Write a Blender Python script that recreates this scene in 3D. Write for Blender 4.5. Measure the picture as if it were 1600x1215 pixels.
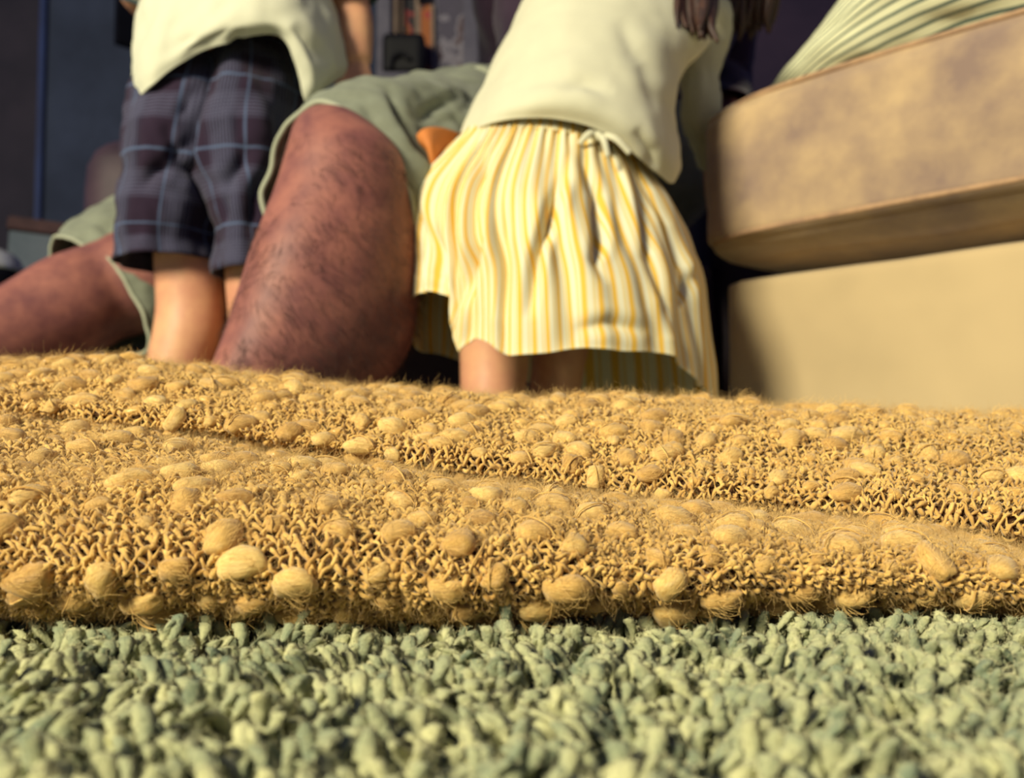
import bpy, bmesh, math, random
import numpy as np
from mathutils import Vector, Matrix, noise as mnoise

random.seed(7)
rng = np.random.default_rng(7)
for o in list(bpy.data.objects):
    bpy.data.objects.remove(o, do_unlink=True)
SC = bpy.context.scene
COL = SC.collection
PI = math.pi

# ------------------------------------------------------------------ camera, light, exposure
F = 1500.0                      # focal length in pixels of the 1600 x 1215 frame
PITCH = math.atan((690 - 607.5) / F)
CAM = np.array([0.0, 0.0, 0.06])
FWD = np.array([0, math.cos(PITCH), math.sin(PITCH)])
UPV = np.array([0, -math.sin(PITCH), math.cos(PITCH)])
cd = bpy.data.cameras.new('camera')
cam = bpy.data.objects.new('camera', cd)
COL.objects.link(cam)
cam.location = CAM
cam.rotation_euler = (PI / 2 + PITCH, 0, 0)
cd.sensor_width = 36.0
cd.lens = F / 1600 * 36.0
cd.clip_start = 0.01
cd.dof.use_dof = True
cd.dof.focus_distance = 0.40
cd.dof.aperture_fstop = 10.0
SC.camera = cam

world = bpy.data.worlds.new('world')
SC.world = world
world.use_nodes = True
wb = world.node_tree.nodes['Background']
wb.inputs[0].default_value = (0.24, 0.30, 0.85, 1)
wb.inputs[1].default_value = 0.20


def area_light(name, loc, target, size, power, color):
    l = bpy.data.lights.new(name, 'AREA')
    l.shape = 'SQUARE'
    l.size = size
    l.energy = power
    l.color = color
    o = bpy.data.objects.new(name, l)
    COL.objects.link(o)
    o.location = loc
    o.rotation_euler = (Vector(target) - Vector(loc)).to_track_quat('-Z', 'Y').to_euler()
    return o


area_light('window_daylight', (-2.6, -2.4, 2.05), (0.0, 0.9, 0.2), 1.2, 395, (1.0, 0.91, 0.65))

vs = SC.view_settings
vs.view_transform = 'Standard'
vs.look = 'None'
vs.gamma = 1.0
vs.exposure = 0.0
vs.use_curve_mapping = False


# ------------------------------------------------------------------ helpers
def P(px, py, Z):
    """the point that the frame's pixel (px, py) shows at depth Z"""
    return CAM + Z * (FWD + np.array([(px - 800) / F, 0, 0]) - UPV * ((py - 607.5) / F))


P0 = P


def proj(pts):
    d = np.asarray(pts) - CAM
    z = d @ FWD
    return 800 + F * d[..., 0] / z, 607.5 - F * (d @ UPV) / z


def unit(v):
    v = np.asarray(v, float)
    return v / np.maximum(np.linalg.norm(v, axis=-1, keepdims=True), 1e-9)


def cr(ctrl, t, closed=False):
    """Catmull-Rom through ctrl (n, ...), t in [0, n-1] (or [0, n] when closed)"""
    c = np.asarray(ctrl, float)
    n = len(c)
    i = np.floor(t).astype(int)
    if not closed:
        i = np.clip(i, 0, n - 2)
    f = (t - i).reshape((-1,) + (1,) * (c.ndim - 1))
    if closed:
        g = lambda k: c[(i + k) % n]
    else:
        def g(k):
            j = i + k
            lo = 2 * c[0] - c[1]
            hi = 2 * c[-1] - c[-2]
            r = c[np.clip(j, 0, n - 1)].copy()
            r[j < 0] = lo
            r[j > n - 1] = hi
            return r
    a, b, d, e = g(-1), g(0), g(1), g(2)
    return 0.5 * (2 * b + (d - a) * f + (2 * a - 5 * b + 4 * d - e) * f ** 2 + (3 * b - a - 3 * d + e) * f ** 3)


def net(ctrl, nv, nu, closed=True):
    c = np.asarray(ctrl, float)
    R, K = c.shape[:2]
    c = cr(c, np.linspace(0, R - 1, nv))
    t = np.arange(nu) * K / nu if closed else np.linspace(0, K - 1, nu)
    return np.swapaxes(cr(np.swapaxes(c, 0, 1), t, closed), 0, 1)


def grid_normals(G, closed=True):
    if closed:
        du = np.roll(G, -1, 1) - np.roll(G, 1, 1)
    else:
        du = np.gradient(G, axis=1)
    dv = np.gradient(G, axis=0)
    return unit(np.cross(du, dv))


def grid_data(G, closed=True, cap=False):
    nv, nu = G.shape[:2]
    V = G.reshape(-1, 3)
    m = nu if closed else nu - 1
    I, J = np.meshgrid(np.arange(nv - 1), np.arange(m), indexing='ij')
    J2 = (J + 1) % nu
    Fq = np.stack([I * nu + J, I * nu + J2, (I + 1) * nu + J2, (I + 1) * nu + J], -1).reshape(-1, 4)
    UV = np.stack([np.stack([J, I], -1), np.stack([J + 1, I], -1), np.stack([J + 1, I + 1], -1), np.stack([J, I + 1], -1)], 2).reshape(-1, 2).astype(float)
    UV[:, 0] /= nu if closed else nu - 1
    UV[:, 1] /= nv - 1
    faces = Fq.tolist()
    if cap:
        n = len(V)
        V = np.vstack([V, G[0].mean(0), G[-1].mean(0)])
        for j in range(nu):
            k = (j + 1) % nu
            faces.append([n, k, j])
            faces.append([n + 1, (nv - 1) * nu + j, (nv - 1) * nu + k])
        UV = None
    return V, faces, UV


def link(name, me, mat=None, parent=None, smooth=True):
    if mat is not None:
        me.materials.append(mat)
    if smooth:
        me.polygons.foreach_set('use_smooth', [True] * len(me.polygons))
    o = bpy.data.objects.new(name, me)
    COL.objects.link(o)
    if parent is not None:
        o.parent = parent
        o.matrix_parent_inverse = parent.matrix_world.inverted()
    return o


def mesh_obj(name, V, faces, mat=None, parent=None, UV=None, smooth=True):
    me = bpy.data.meshes.new(name)
    me.from_pydata(np.asarray(V).tolist(), [], faces if isinstance(faces, list) else faces.tolist())
    if UV is not None:
        me.uv_layers.new(name='UVMap').data.foreach_set('uv', np.asarray(UV, np.float32).ravel())
    me.update()
    return link(name, me, mat, parent, smooth)


def big_mesh(name, V, Fq, mat, parent=None):
    """fast mesh from numpy: V (n,3), Fq (m,k)"""
    me = bpy.data.meshes.new(name)
    m, k = Fq.shape
    me.vertices.add(len(V))
    me.vertices.foreach_set('co', np.asarray(V, np.float32).ravel())
    me.loops.add(m * k)
    me.loops.foreach_set('vertex_index', np.asarray(Fq, np.int32).ravel())
    me.polygons.add(m)
    me.polygons.foreach_set('loop_start', np.arange(0, m * k, k, dtype=np.int32))
    me.polygons.foreach_set('loop_total', np.full(m, k, np.int32))
    me.update(calc_edges=True)
    return link(name, me, mat, parent)


def cloth(name, G, mat, parent, closed=True, thick=0.0025, uv=(1, 1)):
    V, f, UV = grid_data(G, closed)
    o = mesh_obj(name, V, f, mat, parent, UV * np.array(uv))
    if thick:
        s = o.modifiers.new('thickness', 'SOLIDIFY')
        s.thickness = thick
        s.offset = 0
    return o


def fbm(pts, scale, seed=0.0, octs=3):
    s = np.asarray(scale, float)
    q = (np.asarray(pts).reshape(-1, 3) * s + seed)
    out = np.empty(len(q))
    for i, p in enumerate(q):
        out[i] = mnoise.fractal(Vector(p), 1.0, 2.0, octs)
    return out.reshape(np.asarray(pts).shape[:-1])


def frames(C, up):
    C = np.asarray(C, float)
    T = unit(np.gradient(C, axis=0))
    up = np.broadcast_to(np.asarray(up, float), C.shape)
    A = unit(np.cross(T, up))
    B = np.cross(A, T)
    return T, A, B


def tube(C, ra, rb=None, nv=24, nu=20, up=(0.03, 1, 0.02)):
    """smooth closed limb through centres C with half-widths ra (sideways) and rb (along up)"""
    C = np.asarray(C, float)
    rb = ra if rb is None else rb
    t = np.linspace(0, len(C) - 1, nv)
    c = cr(C, t)
    a = np.maximum(cr(np.asarray(ra, float), t), 1e-3)
    b = np.maximum(cr(np.asarray(rb, float), t), 1e-3)
    T, A, B = frames(c, up)
    th = np.arange(nu) * 2 * PI / nu
    return c[:, None] + A[:, None] * (a[:, None] * np.cos(th))[..., None] + B[:, None] * (b[:, None] * np.sin(th))[..., None]


def rings_px(rows, nv, nu, depth_is_half=True):
    """rows (pxL, pyL, pxR, pyR, Z, half depth): rings spanning two outline points, deep by the half depth"""
    c = []
    th = np.arange(24) * 2 * PI / 24
    for xl, yl, xr, yr, Z, d, *k in rows:
        k = k[0] if k else 0.0          # how much farther the right side stands
        L, R = P0(xl, yl, Z - k / 2), P0(xr, yr, Z + k / 2)
        a = (R - L) / 2
        b = np.array([0, 1.0, 0])
        b = unit(b - a * (b @ a) / (a @ a)) * d
        c.append((L + R) / 2 + a * np.cos(th)[:, None] + b * np.sin(th)[:, None])
    return net(c, nv, nu)


def ellipsoid(c, r, rot=None, nv=14, nu=18):
    v = np.linspace(0.02, PI - 0.02, nv)
    th = np.arange(nu) * 2 * PI / nu
    G = np.stack([np.outer(np.sin(v), np.cos(th)) * r[0], np.outer(np.sin(v), np.sin(th)) * r[1], np.outer(-np.cos(v), np.ones(nu)) * r[2]], -1)
    if rot is not None:
        G = G @ np.asarray(rot).T
    return G + np.asarray(c)


def body(name, blobs, voxel, mat, parent, smooth_it=6):
    """one continuous skin: closed limbs fused by a voxel remesh"""
    V, Fs, n = [], [], 0
    for G in blobs:
        v, f, _ = grid_data(G, True, True)
        V.append(v)
        Fs += [[i + n for i in q] for q in f]
        n += len(v)
    me = bpy.data.meshes.new(name)
    me.from_pydata(np.vstack(V).tolist(), [], Fs)
    bm = bmesh.new()
    bm.from_mesh(me)
    # every limb faces outwards
    bmesh.ops.recalc_face_normals(bm, faces=bm.faces)
    bm.to_mesh(me)
    bm.free()
    o = bpy.data.objects.new(name, me)
    COL.objects.link(o)
    m = o.modifiers.new('r', 'REMESH')
    m.mode = 'VOXEL'
    m.voxel_size = voxel
    m2 = o.modifiers.new('s', 'SMOOTH')
    m2.factor = 0.5
    m2.iterations = smooth_it
    dg = bpy.context.evaluated_depsgraph_get()
    me2 = bpy.data.meshes.new_from_object(o.evaluated_get(dg))
    bpy.data.objects.remove(o, do_unlink=True)
    me2.name = name
    return link(name, me2, mat, parent)


def hairs(name, roots, steps, radius, mat, parent, tip=0.3):
    """fibres as hair curves: roots (n,3), steps (n,k,3) offsets of the points after the root"""
    n, k = steps.shape[:2]
    pts = np.concatenate([roots[:, None], roots[:, None] + steps], 1).astype(np.float32)
    hc = bpy.data.hair_curves.new(name)
    hc.add_curves([k + 1] * n)
    hc.attributes['position'].data.foreach_set('vector', pts.ravel()) if 'position' in hc.attributes else None
    ra = hc.attributes.get('radius') or hc.attributes.new('radius', 'FLOAT', 'POINT')
    r = np.tile(np.linspace(1, tip, k + 1), n) * radius
    ra.data.foreach_set('value', r.astype(np.float32))
    hc.materials.append(mat)
    o = bpy.data.objects.new(name, hc)
    COL.objects.link(o)
    if parent is not None:
        o.parent = parent
        o.matrix_parent_inverse = parent.matrix_world.inverted()
    o['kind'] = 'stuff'
    return o


def thing(name, label, cat, loc=(0, 0, 0), group=None):
    o = bpy.data.objects.new(name, None)
    o.empty_display_size = 0.05
    COL.objects.link(o)
    o.location = loc
    bpy.context.view_layer.update()
    o['label'] = label
    o['category'] = cat
    if group:
        o['group'] = group
    return o


def structure(o):
    o['kind'] = 'structure'
    return o


def box_bm(bm, lo, hi, bev=0.0, seg=2):
    r = bmesh.ops.create_cube(bm, size=1)
    lo, hi = np.array(lo, float), np.array(hi, float)
    for v in r['verts']:
        v.co = Vector(((lo + hi) / 2 + np.array(v.co) * (hi - lo)).tolist())
    if bev:
        es = list({e for v in r['verts'] for e in v.link_edges})
        bmesh.ops.bevel(bm, geom=es, offset=bev, segments=seg, affect='EDGES')


def box(name, lo, hi, mat, parent=None, bev=0.004, seg=2):
    bm = bmesh.new()
    box_bm(bm, lo, hi, bev, seg)
    me = bpy.data.meshes.new(name)
    bm.to_mesh(me)
    bm.free()
    return link(name, me, mat, parent, smooth=False)


# ------------------------------------------------------------------ materials
def S(*c):
    """an 8-bit sRGB colour in linear light"""
    return tuple((x / 255 / 12.92) if x / 255 <= 0.04045 else ((x / 255 + 0.055) / 1.055) ** 2.4 for x in c)


class Mat:
    def __init__(self, name, color, rough=0.8, spec=0.3, sheen=0.0):
        m = bpy.data.materials.new(name)
        m.use_nodes = True
        self.m, self.nt = m, m.node_tree
        self.b = self.nt.nodes['Principled BSDF']
        self.b.inputs['Base Color'].default_value = (*color, 1)
        self.b.inputs['Roughness'].default_value = rough
        self.b.inputs['Specular IOR Level'].default_value = spec
        if sheen:
            self.b.inputs['Sheen Weight'].default_value = sheen
        self.color = color
        self.height = None

    def n(self, t, **kw):
        x = self.nt.nodes.new(t)
        for k, v in kw.items():
            setattr(x, k, v)
        return x

    def l(self, a, b):
        self.nt.links.new(a, b)

    def coord(self, kind='Object', scale=(1, 1, 1)):
        tc = self.n('ShaderNodeTexCoord')
        mp = self.n('ShaderNodeMapping')
        mp.inputs['Scale'].default_value = scale
        self.l(tc.outputs[kind], mp.inputs['Vector'])
        return mp.outputs[0]

    def noise(self, scale, detail=4, vec=None, rough=0.6):
        x = self.n('ShaderNodeTexNoise')
        x.inputs['Scale'].default_value = scale
        x.inputs['Detail'].default_value = detail
        x.inputs['Roughness'].default_value = rough
        if vec is None:
            vec = self.coord()
        self.l(vec, x.inputs['Vector'])
        return x.outputs['Fac']

    def ramp(self, fac, stops, interp='LINEAR'):
        r = self.n('ShaderNodeValToRGB')
        r.color_ramp.interpolation = interp
        e = r.color_ramp.elements
        while len(e) < len(stops):
            e.new(0.5)
        for el, (p, c) in zip(e, stops):
            el.position = p
            el.color = (*c, 1)
        self.l(fac, r.inputs['Fac'])
        return r.outputs['Color']

    def base(self, sock):
        self.l(sock, self.b.inputs['Base Color'])
        return self

    def vary(self, c0, c1, scale, lo=0.35, hi=0.65, detail=4, vec=None):
        return self.base(self.ramp(self.noise(scale, detail, vec), [(lo, c0), (hi, c1)]))

    def bump(self, height, strength=0.3, dist=0.002):
        b = self.n('ShaderNodeBump')
        b.inputs['Strength'].default_value = strength
        b.inputs['Distance'].default_value = dist
        self.l(height, b.inputs['Height'])
        if self.height:
            self.l(self.height, b.inputs['Normal'])
        self.height = b.outputs[0]
        self.l(b.outputs[0], self.b.inputs['Normal'])
        return self

    def math(self, op, a, b=None):
        x = self.n('ShaderNodeMath', operation=op)
        for i, v in enumerate((a, b)):
            if v is None:
                continue
            if isinstance(v, (int, float)):
                x.inputs[i].default_value = v
            else:
                self.l(v, x.inputs[i])
        return x.outputs[0]

    def mix(self, fac, a, b):
        x = self.n('ShaderNodeMix', data_type='RGBA')
        self.l(fac, x.inputs[0])
        for s, v in ((x.inputs[6], a), (x.inputs[7], b)):
            if isinstance(v, tuple):
                s.default_value = (*v, 1)
            else:
                self.l(v, s)
        return x.outputs[2]


def fabric(name, color, dark=0.85, weave=900, scale=14, rough=0.9, sheen=0.15):
    m = Mat(name, color, rough, 0.15, sheen)
    m.vary(tuple(c * dark for c in color), color, scale)
    m.bump(m.noise(weave, 2), 0.25, 0.0006)
    return m


M = {}
M['carpet'] = Mat('carpet_yarn', (0.5, 0.5, 0.35), 1.0, 0.02, 0.1)
M['carpet'].vary(S(130, 144, 118), S(212, 211, 158), 60, 0.32, 0.66)
M['carpet'].bump(M['carpet'].noise(700, 4, None, .8), 0.9, 0.0016)
M['carpet_base'] = Mat('carpet_backing', S(120, 128, 120), 0.95, 0.1)
M['carpet_base'].vary(S(105, 115, 112), S(160, 165, 140), 120)
M['carpet_base'].bump(M['carpet_base'].noise(140, 3), 1.0, 0.006)
M['carpet_fibre'] = Mat('carpet_fibre', S(222, 218, 172), 0.9, 0.1)

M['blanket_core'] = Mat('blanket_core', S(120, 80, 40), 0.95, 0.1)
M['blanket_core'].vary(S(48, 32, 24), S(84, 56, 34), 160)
M['yarn'] = Mat('blanket_yarn', S(225, 175, 95), 0.75, 0.25, 0.3)
M['yarn'].vary(S(180, 136, 66), S(228, 190, 108), 130, 0.3, 0.7)
M['yarn'].bump(M['yarn'].noise(1, 2, M['yarn'].coord('Object', (2600, 1300, 1800))), 0.35, 0.0006)
M['nub'] = Mat('blanket_nub', S(235, 190, 110), 0.42, 0.45, 0.3)
_oi = M['nub'].n('ShaderNodeObjectInfo')
_fib = M['nub'].noise(1, 4, M['nub'].coord('Object', (1.6, 9, 9)))
_tone = M['nub'].math('ADD', M['nub'].math('MULTIPLY', _oi.outputs['Random'], .35), M['nub'].math('MULTIPLY', _fib, .75))
M['nub'].base(M['nub'].ramp(_tone, [(.25, S(178, 132, 62)), (.55, S(212, 170, 90)), (.85, S(238, 206, 128))]))
M['nub'].bump(M['nub'].noise(1, 3, M['nub'].coord('Object', (2.5, 26, 26))), 0.5, 0.0012)
M['fuzz'] = Mat('blanket_fuzz', S(196, 164, 108), 0.7, 0.3)

M['fuzz_bright'] = Mat('nub_fibre', S(232, 194, 120), 0.6, 0.35)

M['skin_man'] = Mat('tanned_skin', S(178, 112, 88), 0.55, 0.35)
M['skin_man'].vary(S(112, 68, 68), S(152, 98, 86), 34, 0.3, 0.7)
M['skin_man'].bump(M['skin_man'].noise(420, 3), 0.25, 0.0008)
M['skin_kid'] = Mat('fair_skin', S(222, 168, 128), 0.5, 0.35)
M['skin_kid'].vary(S(190, 130, 106), S(212, 162, 122), 22, 0.3, 0.7)
M['leg_hair'] = Mat('dark_leg_hair', S(58, 38, 34), 0.6, 0.3)
M['hair_brown'] = Mat('brown_hair', S(92, 58, 40), 0.5, 0.4)
M['hair_brown'].vary(S(38, 25, 24), S(72, 46, 36), 1, vec=M['hair_brown'].coord('Object', (300, 300, 12)))
M['white_tee'] = fabric('white_jersey', S(200, 200, 178), 0.95, 1300, 18, 0.9, 0.1)
M['cream_tee'] = fabric('cream_jersey', S(202, 200, 174), 0.95, 1300, 18, 0.9, 0.1)
M['khaki'] = fabric('khaki_twill', S(126, 131, 115), 0.75, 700, 26, 0.9, 0.1)
M['khaki_hem'] = fabric('khaki_hem', S(158, 162, 142), 0.9, 700, 26, 0.9, 0.1)
M['dark_shirt'] = fabric('dark_plum_shirt', S(52, 36, 52), 0.7, 900, 14)
M['suede'] = Mat('tan_suede', S(196, 160, 112), 0.95, 0.1, 0.35)
M['suede'].vary(S(132, 112, 102), S(184, 158, 122), 8, 0.34, 0.64, 6)
M['suede'].bump(M['suede'].noise(500, 3), 0.15, 0.0006)
M['suede_base'] = Mat('tan_suede_base', S(206, 176, 122), 0.95, 0.1, 0.3)
M['suede_base'].vary(S(176, 156, 120), S(192, 170, 130), 5, 0.3, 0.7, 3)
M['suede_base'].bump(M['suede_base'].noise(500, 3), 0.12, 0.0006)
M['welt'] = Mat('tan_welt', S(190, 150, 108), 0.9, 0.15)
M['welt'].vary(S(150, 122, 98), S(180, 146, 112), 40)
M['orange'] = fabric('orange_leather', S(200, 124, 66), 0.8, 500, 30, 0.6, 0.0)
M['wall'] = Mat('dark_blue_paint', S(44, 50, 70), 0.8, 0.2)
M['wall'].vary(S(38, 45, 64), S(48, 56, 78), 3)
M['wall'].bump(M['wall'].noise(160, 2), 0.1, 0.001)
M['wall_dim'] = Mat('charcoal_paint', S(36, 36, 44), 0.8, 0.2)
M['wall_dim'].vary(S(34, 32, 44), S(44, 40, 52), 3)
M['plum_wall'] = Mat('plum_paint', S(52, 42, 60), 0.85, 0.15)
M['plum_wall'].vary(S(46, 38, 56), S(60, 48, 66), 2)
M['blue_trim'] = Mat('blue_trim_paint', S(26, 50, 104), 0.6, 0.3)
M['blue_trim'].vary(S(16, 34, 78), S(24, 44, 94), 5)
M['black'] = Mat('black_plastic', S(10, 10, 16), 0.6, 0.2)
M['black'].vary(S(5, 5, 9), S(11, 11, 17), 8)
M['grey_box'] = Mat('grey_board', S(98, 108, 118), 0.85, 0.2)
M['grey_box'].vary(S(88, 98, 108), S(108, 116, 126), 6)
M['brown_lid'] = Mat('brown_board', S(74, 56, 58), 0.8, 0.2)
M['brown_lid'].vary(S(64, 48, 50), S(84, 62, 62), 10)
M['leather'] = Mat('brown_leather', S(66, 44, 46), 0.6, 0.3)
M['leather'].vary(S(44, 32, 42), S(60, 44, 54), 10)
M['leather'].bump(M['leather'].noise(260, 3), 0.2, 0.001)
M['steel'] = Mat('brushed_steel', S(200, 200, 195), 0.25, 0.5)
M['steel'].b.inputs['Metallic'].default_value = 0.4
M['steel'].bump(M['steel'].noise(200, 2), 0.05, 0.0005)
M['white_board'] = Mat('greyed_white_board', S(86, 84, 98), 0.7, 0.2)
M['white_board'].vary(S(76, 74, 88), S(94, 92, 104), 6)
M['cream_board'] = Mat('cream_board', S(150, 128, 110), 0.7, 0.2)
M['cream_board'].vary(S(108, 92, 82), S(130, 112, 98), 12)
M['maroon'] = Mat('maroon_curtain', S(58, 24, 30), 0.9, 0.1)
M['maroon'].vary(S(46, 18, 24), S(70, 30, 34), 6)
M['piping'] = Mat('blue_cuff_rib', S(80, 98, 110), 0.9, 0.1)
M['piping'].vary(S(70, 88, 102), S(92, 110, 118), 60)


def print_mat(name, stops, scale, seed):
    m = Mat(name, stops[0][1], 0.6, 0.3)
    mp = m.n('ShaderNodeMapping')
    tc = m.n('ShaderNodeTexCoord')
    mp.inputs['Location'].default_value = (seed, seed * 2.3, seed * 0.7)
    mp.inputs['Scale'].default_value = (1, 1, 0.6)
    m.l(tc.outputs['Object'], mp.inputs['Vector'])
    m.base(m.ramp(m.noise(scale, 2, mp.outputs[0]), stops, 'CONSTANT'))
    return m


M['print_red'] = print_mat('printed_cover', [(0.0, S(20, 18, 26)), (0.46, S(120, 40, 42)), (0.56, S(138, 80, 28)), (0.64, S(38, 26, 32))], 16, 3.1)
M['print_orange'] = print_mat('printed_page', [(0.0, S(60, 30, 34)), (0.45, S(140, 78, 32)), (0.55, S(140, 52, 46)), (0.62, S(24, 26, 34))], 14, 7.7)
M['print_grey'] = print_mat('printed_poster', [(0.0, S(66, 62, 78)), (0.44, S(108, 104, 116)), (0.52, S(70, 54, 60)), (0.6, S(104, 98, 112))], 13, 12.4)


def stripes_mat():
    m = Mat('yellow_striped_cotton', S(230, 222, 186), 0.9, 0.15, 0.1)
    tc = m.n('ShaderNodeTexCoord')
    sx = m.n('ShaderNodeSeparateXYZ')
    m.l(tc.outputs['UV'], sx.inputs[0])
    f = m.math('FRACT', sx.outputs[0])
    w, y, y2 = S(218, 213, 182), S(224, 180, 74), S(216, 188, 108)
    col = m.ramp(f, [(0.0, w), (0.27, w), (0.31, y2), (0.38, y2), (0.42, w), (0.53, w), (0.58, y), (0.86, y), (0.91, w)])
    m.base(col)
    m.bump(m.noise(1100, 2), 0.2, 0.0005)
    return m


M['stripes'] = stripes_mat()


def plaid_mat():
    m = Mat('navy_plaid_cotton', S(52, 44, 62), 0.9, 0.15, 0.1)
    tc = m.n('ShaderNodeTexCoord')
    sx = m.n('ShaderNodeSeparateXYZ')
    m.l(tc.outputs['UV'], sx.inputs[0])

    def line(coord, period, off, width):
        f = m.math('FRACT', m.math('ADD', m.math('DIVIDE', coord, period), off))
        d = m.math('ABSOLUTE', m.math('SUBTRACT', f, 0.5))
        r = m.n('ShaderNodeMapRange')
        m.l(d, r.inputs[0])
        r.inputs[1].default_value = width / period / 2
        r.inputs[2].default_value = width / period / 2 * 1.6
        r.inputs[3].default_value = 1
        r.inputs[4].default_value = 0
        return r.outputs[0]
    u, v = sx.outputs[0], sx.outputs[1]
    base, lite, fine, wine = S(30, 26, 44), S(78, 94, 126), S(70, 70, 92), S(38, 26, 44)
    c = m.mix(line(u, 0.075, 0.2, 0.034), base, wine)
    # bands of fine pin lines in both directions
    bandu = m.math('MULTIPLY', line(u, 0.075, 0.75, 0.026), line(u, 0.0044, 0.0, 0.0018))
    bandv = m.math('MULTIPLY', line(v, 0.088, 0.0, 0.024), line(v, 0.0044, 0.0, 0.0018))
    c = m.mix(bandu, c, fine)
    c = m.mix(bandv, c, fine)
    c = m.mix(m.math('MULTIPLY', line(u, 0.062, 0.05, 0.0020), 0.7), c, lite)
    c = m.mix(m.math('MULTIPLY', line(v, 0.088, 0.42, 0.0024), 0.75), c, lite)
    m.base(c)
    m.bump(m.noise(900, 2), 0.25, 0.0006)
    return m


M['plaid'] = plaid_mat()


def throw_mat():
    m = Mat('white_green_striped_cotton', S(226, 226, 190), 0.9, 0.15, 0.1)
    tc = m.n('ShaderNodeTexCoord')
    sx = m.n('ShaderNodeSeparateXYZ')
    m.l(tc.outputs['UV'], sx.inputs[0])
    f = m.math('FRACT', sx.outputs[0])
    w, g = S(218, 218, 182), S(60, 84, 80)
    m.base(m.ramp(f, [(0.0, w), (0.30, w), (0.40, g), (0.58, g), (0.68, w)]))
    m.bump(m.noise(900, 2), 0.2, 0.0006)
    return m


M['throw'] = throw_mat()
for k in list(M):
    M[k] = M[k].m

# ------------------------------------------------------------------ setting
floor = structure(mesh_obj('floor', [(-3, -3, -0.014), (3, -3, -0.014), (3, 5, -0.014), (-3, 5, -0.014)], [[0, 1, 2, 3]], M['carpet_base']))

WY = 4.3


def wx(px, Z=WY):
    return (px - 800) / F * Z


structure(box('wall_back', (wx(52), WY, -0.014), (wx(142), WY + 0.1, 2.6), M['wall'], bev=0))
structure(box('wall_side', (-3.0, WY, -0.014), (wx(48), WY + 0.1, 2.6), M['wall_dim'], bev=0))
structure(box('wall_rear', (wx(142), WY - 0.03, -0.014), (wx(590), WY + 0.1, 2.6), M['wall'], bev=0.01))
structure(box('wall_right', (wx(590), WY, -0.014), (3.0, WY + 0.1, 2.6), M['plum_wall'], bev=0))
structure(box('trim_1', (wx(49), WY - 0.03, -0.014), (wx(59), WY + 0.02, 2.6), M['blue_trim'], bev=0.004))
structure(box('baseboard_rear', (wx(142), WY - 0.05, -0.014), (wx(590), WY - 0.03, 0.09), M['wall_dim'], bev=0.004))

# ------------------------------------------------------------------ carpet pile
def carpet():
    sp = 0.0057
    xs = np.arange(-0.36, 0.36, sp)
    ys = np.arange(0.115, 0.45, sp)
    X, Y = np.meshgrid(xs, ys)
    X = X + (np.arange(len(ys)) % 2)[:, None] * sp / 2
    X, Y = X.ravel() + rng.normal(0, sp * .22, X.size), Y.ravel() + rng.normal(0, sp * .22, X.size)
    n = len(X)
    # neighbouring tufts lean together, in clumps
    lean = np.array([[mnoise.noise(Vector((x * 38, y * 38, 0.3))), mnoise.noise(Vector((x * 38, y * 38, 9.1)))] for x, y in zip(X, Y)])
    big = np.array([mnoise.noise(Vector((x * 55, y * 55, 4.4))) for x, y in zip(X, Y)])
    lean = lean * 1.5 + rng.normal(0, 0.34, (n, 2))
    h = 0.0138 * (1 + 0.40 * big + rng.normal(0, 0.15, n))
    r = 0.0021 * (1 + rng.normal(0, 0.14, n))
    nk, nu = 9, 6
    t = np.array([0, .16, .32, .48, .64, .78, .89, .97, 1.0])
    prof = np.array([0.85, 0.95, 1.0, 1.04, 1.08, 1.10, 1.04, 0.84, .15])
    ang0 = rng.uniform(0, 2 * PI, n)
    bend = lean[:, None] * (t ** 1.7)[None, :, None] * h[:, None, None] * 0.8
    cx = X[:, None] + bend[..., 0]
    cy = Y[:, None] + bend[..., 1]
    drop = 1 - 0.22 * np.minimum((lean ** 2).sum(1), 1.6)
    cz = -0.0170 + (h * drop)[:, None] * t[None]
    th = np.arange(nu) * 2 * PI / nu
    A = ang0[:, None, None] + th[None, None] + (t * 4.2)[None, :, None]
    # two plies twisted together: an oval section that turns on the way up
    rad = (r[:, None] * prof)[..., None] * (1 + 0.30 * np.cos(2 * (th[None, None] + 0 * A)))
    rad = rad * (1 + rng.normal(0, 0.06, rad.shape))
    V = np.stack([cx[..., None] + rad * np.cos(A), cy[..., None] + rad * np.sin(A), np.broadcast_to(cz[..., None], A.shape)], -1)
    I, J = np.meshgrid(np.arange(nk - 1), np.arange(nu), indexing='ij')
    q = np.stack([I * nu + J, I * nu + (J + 1) % nu, (I + 1) * nu + (J + 1) % nu, (I + 1) * nu + J], -1).reshape(-1, 4)
    Fq = (q[None] + (np.arange(n) * nk * nu)[:, None, None]).reshape(-1, 4)
    o = big_mesh('carpet_pile', V.reshape(-1, 3), Fq, M['carpet'], floor)
    o['kind'] = 'stuff'
    # stray fibres at the tips
    m = 16
    tips = V[:, nk - 5:nk - 1].reshape(-1, 3)
    pick = rng.choice(len(tips), n * m)
    roots = tips[pick]
    d = unit(rng.normal(0, 1, (len(roots), 3)) + np.array([0, 0, 1.1]))
    L = rng.uniform(0.0008, 0.0026, len(roots))[:, None]
    s1 = d * L * 0.5
    s2 = unit(d + rng.normal(0, .5, d.shape)) * L
    hairs('carpet_fibres', roots, np.stack([s1, s2], 1), 0.000055, M['carpet_fibre'], floor, 0.5)


carpet()

# ------------------------------------------------------------------ blanket
blanket = thing('knitted_blanket', 'folded mustard yellow knitted blanket with fuzzy slub bumps lying on the carpet', 'blanket', (0, 0.45, 0))


def column_table(xs, rows):
    """rows: per row (list of y over xs, list of Z over xs)"""
    return np.array([[P(x, y, Z) for x, y, Z in zip(xs, ys, Zs)] for ys, Zs in rows])


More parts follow.
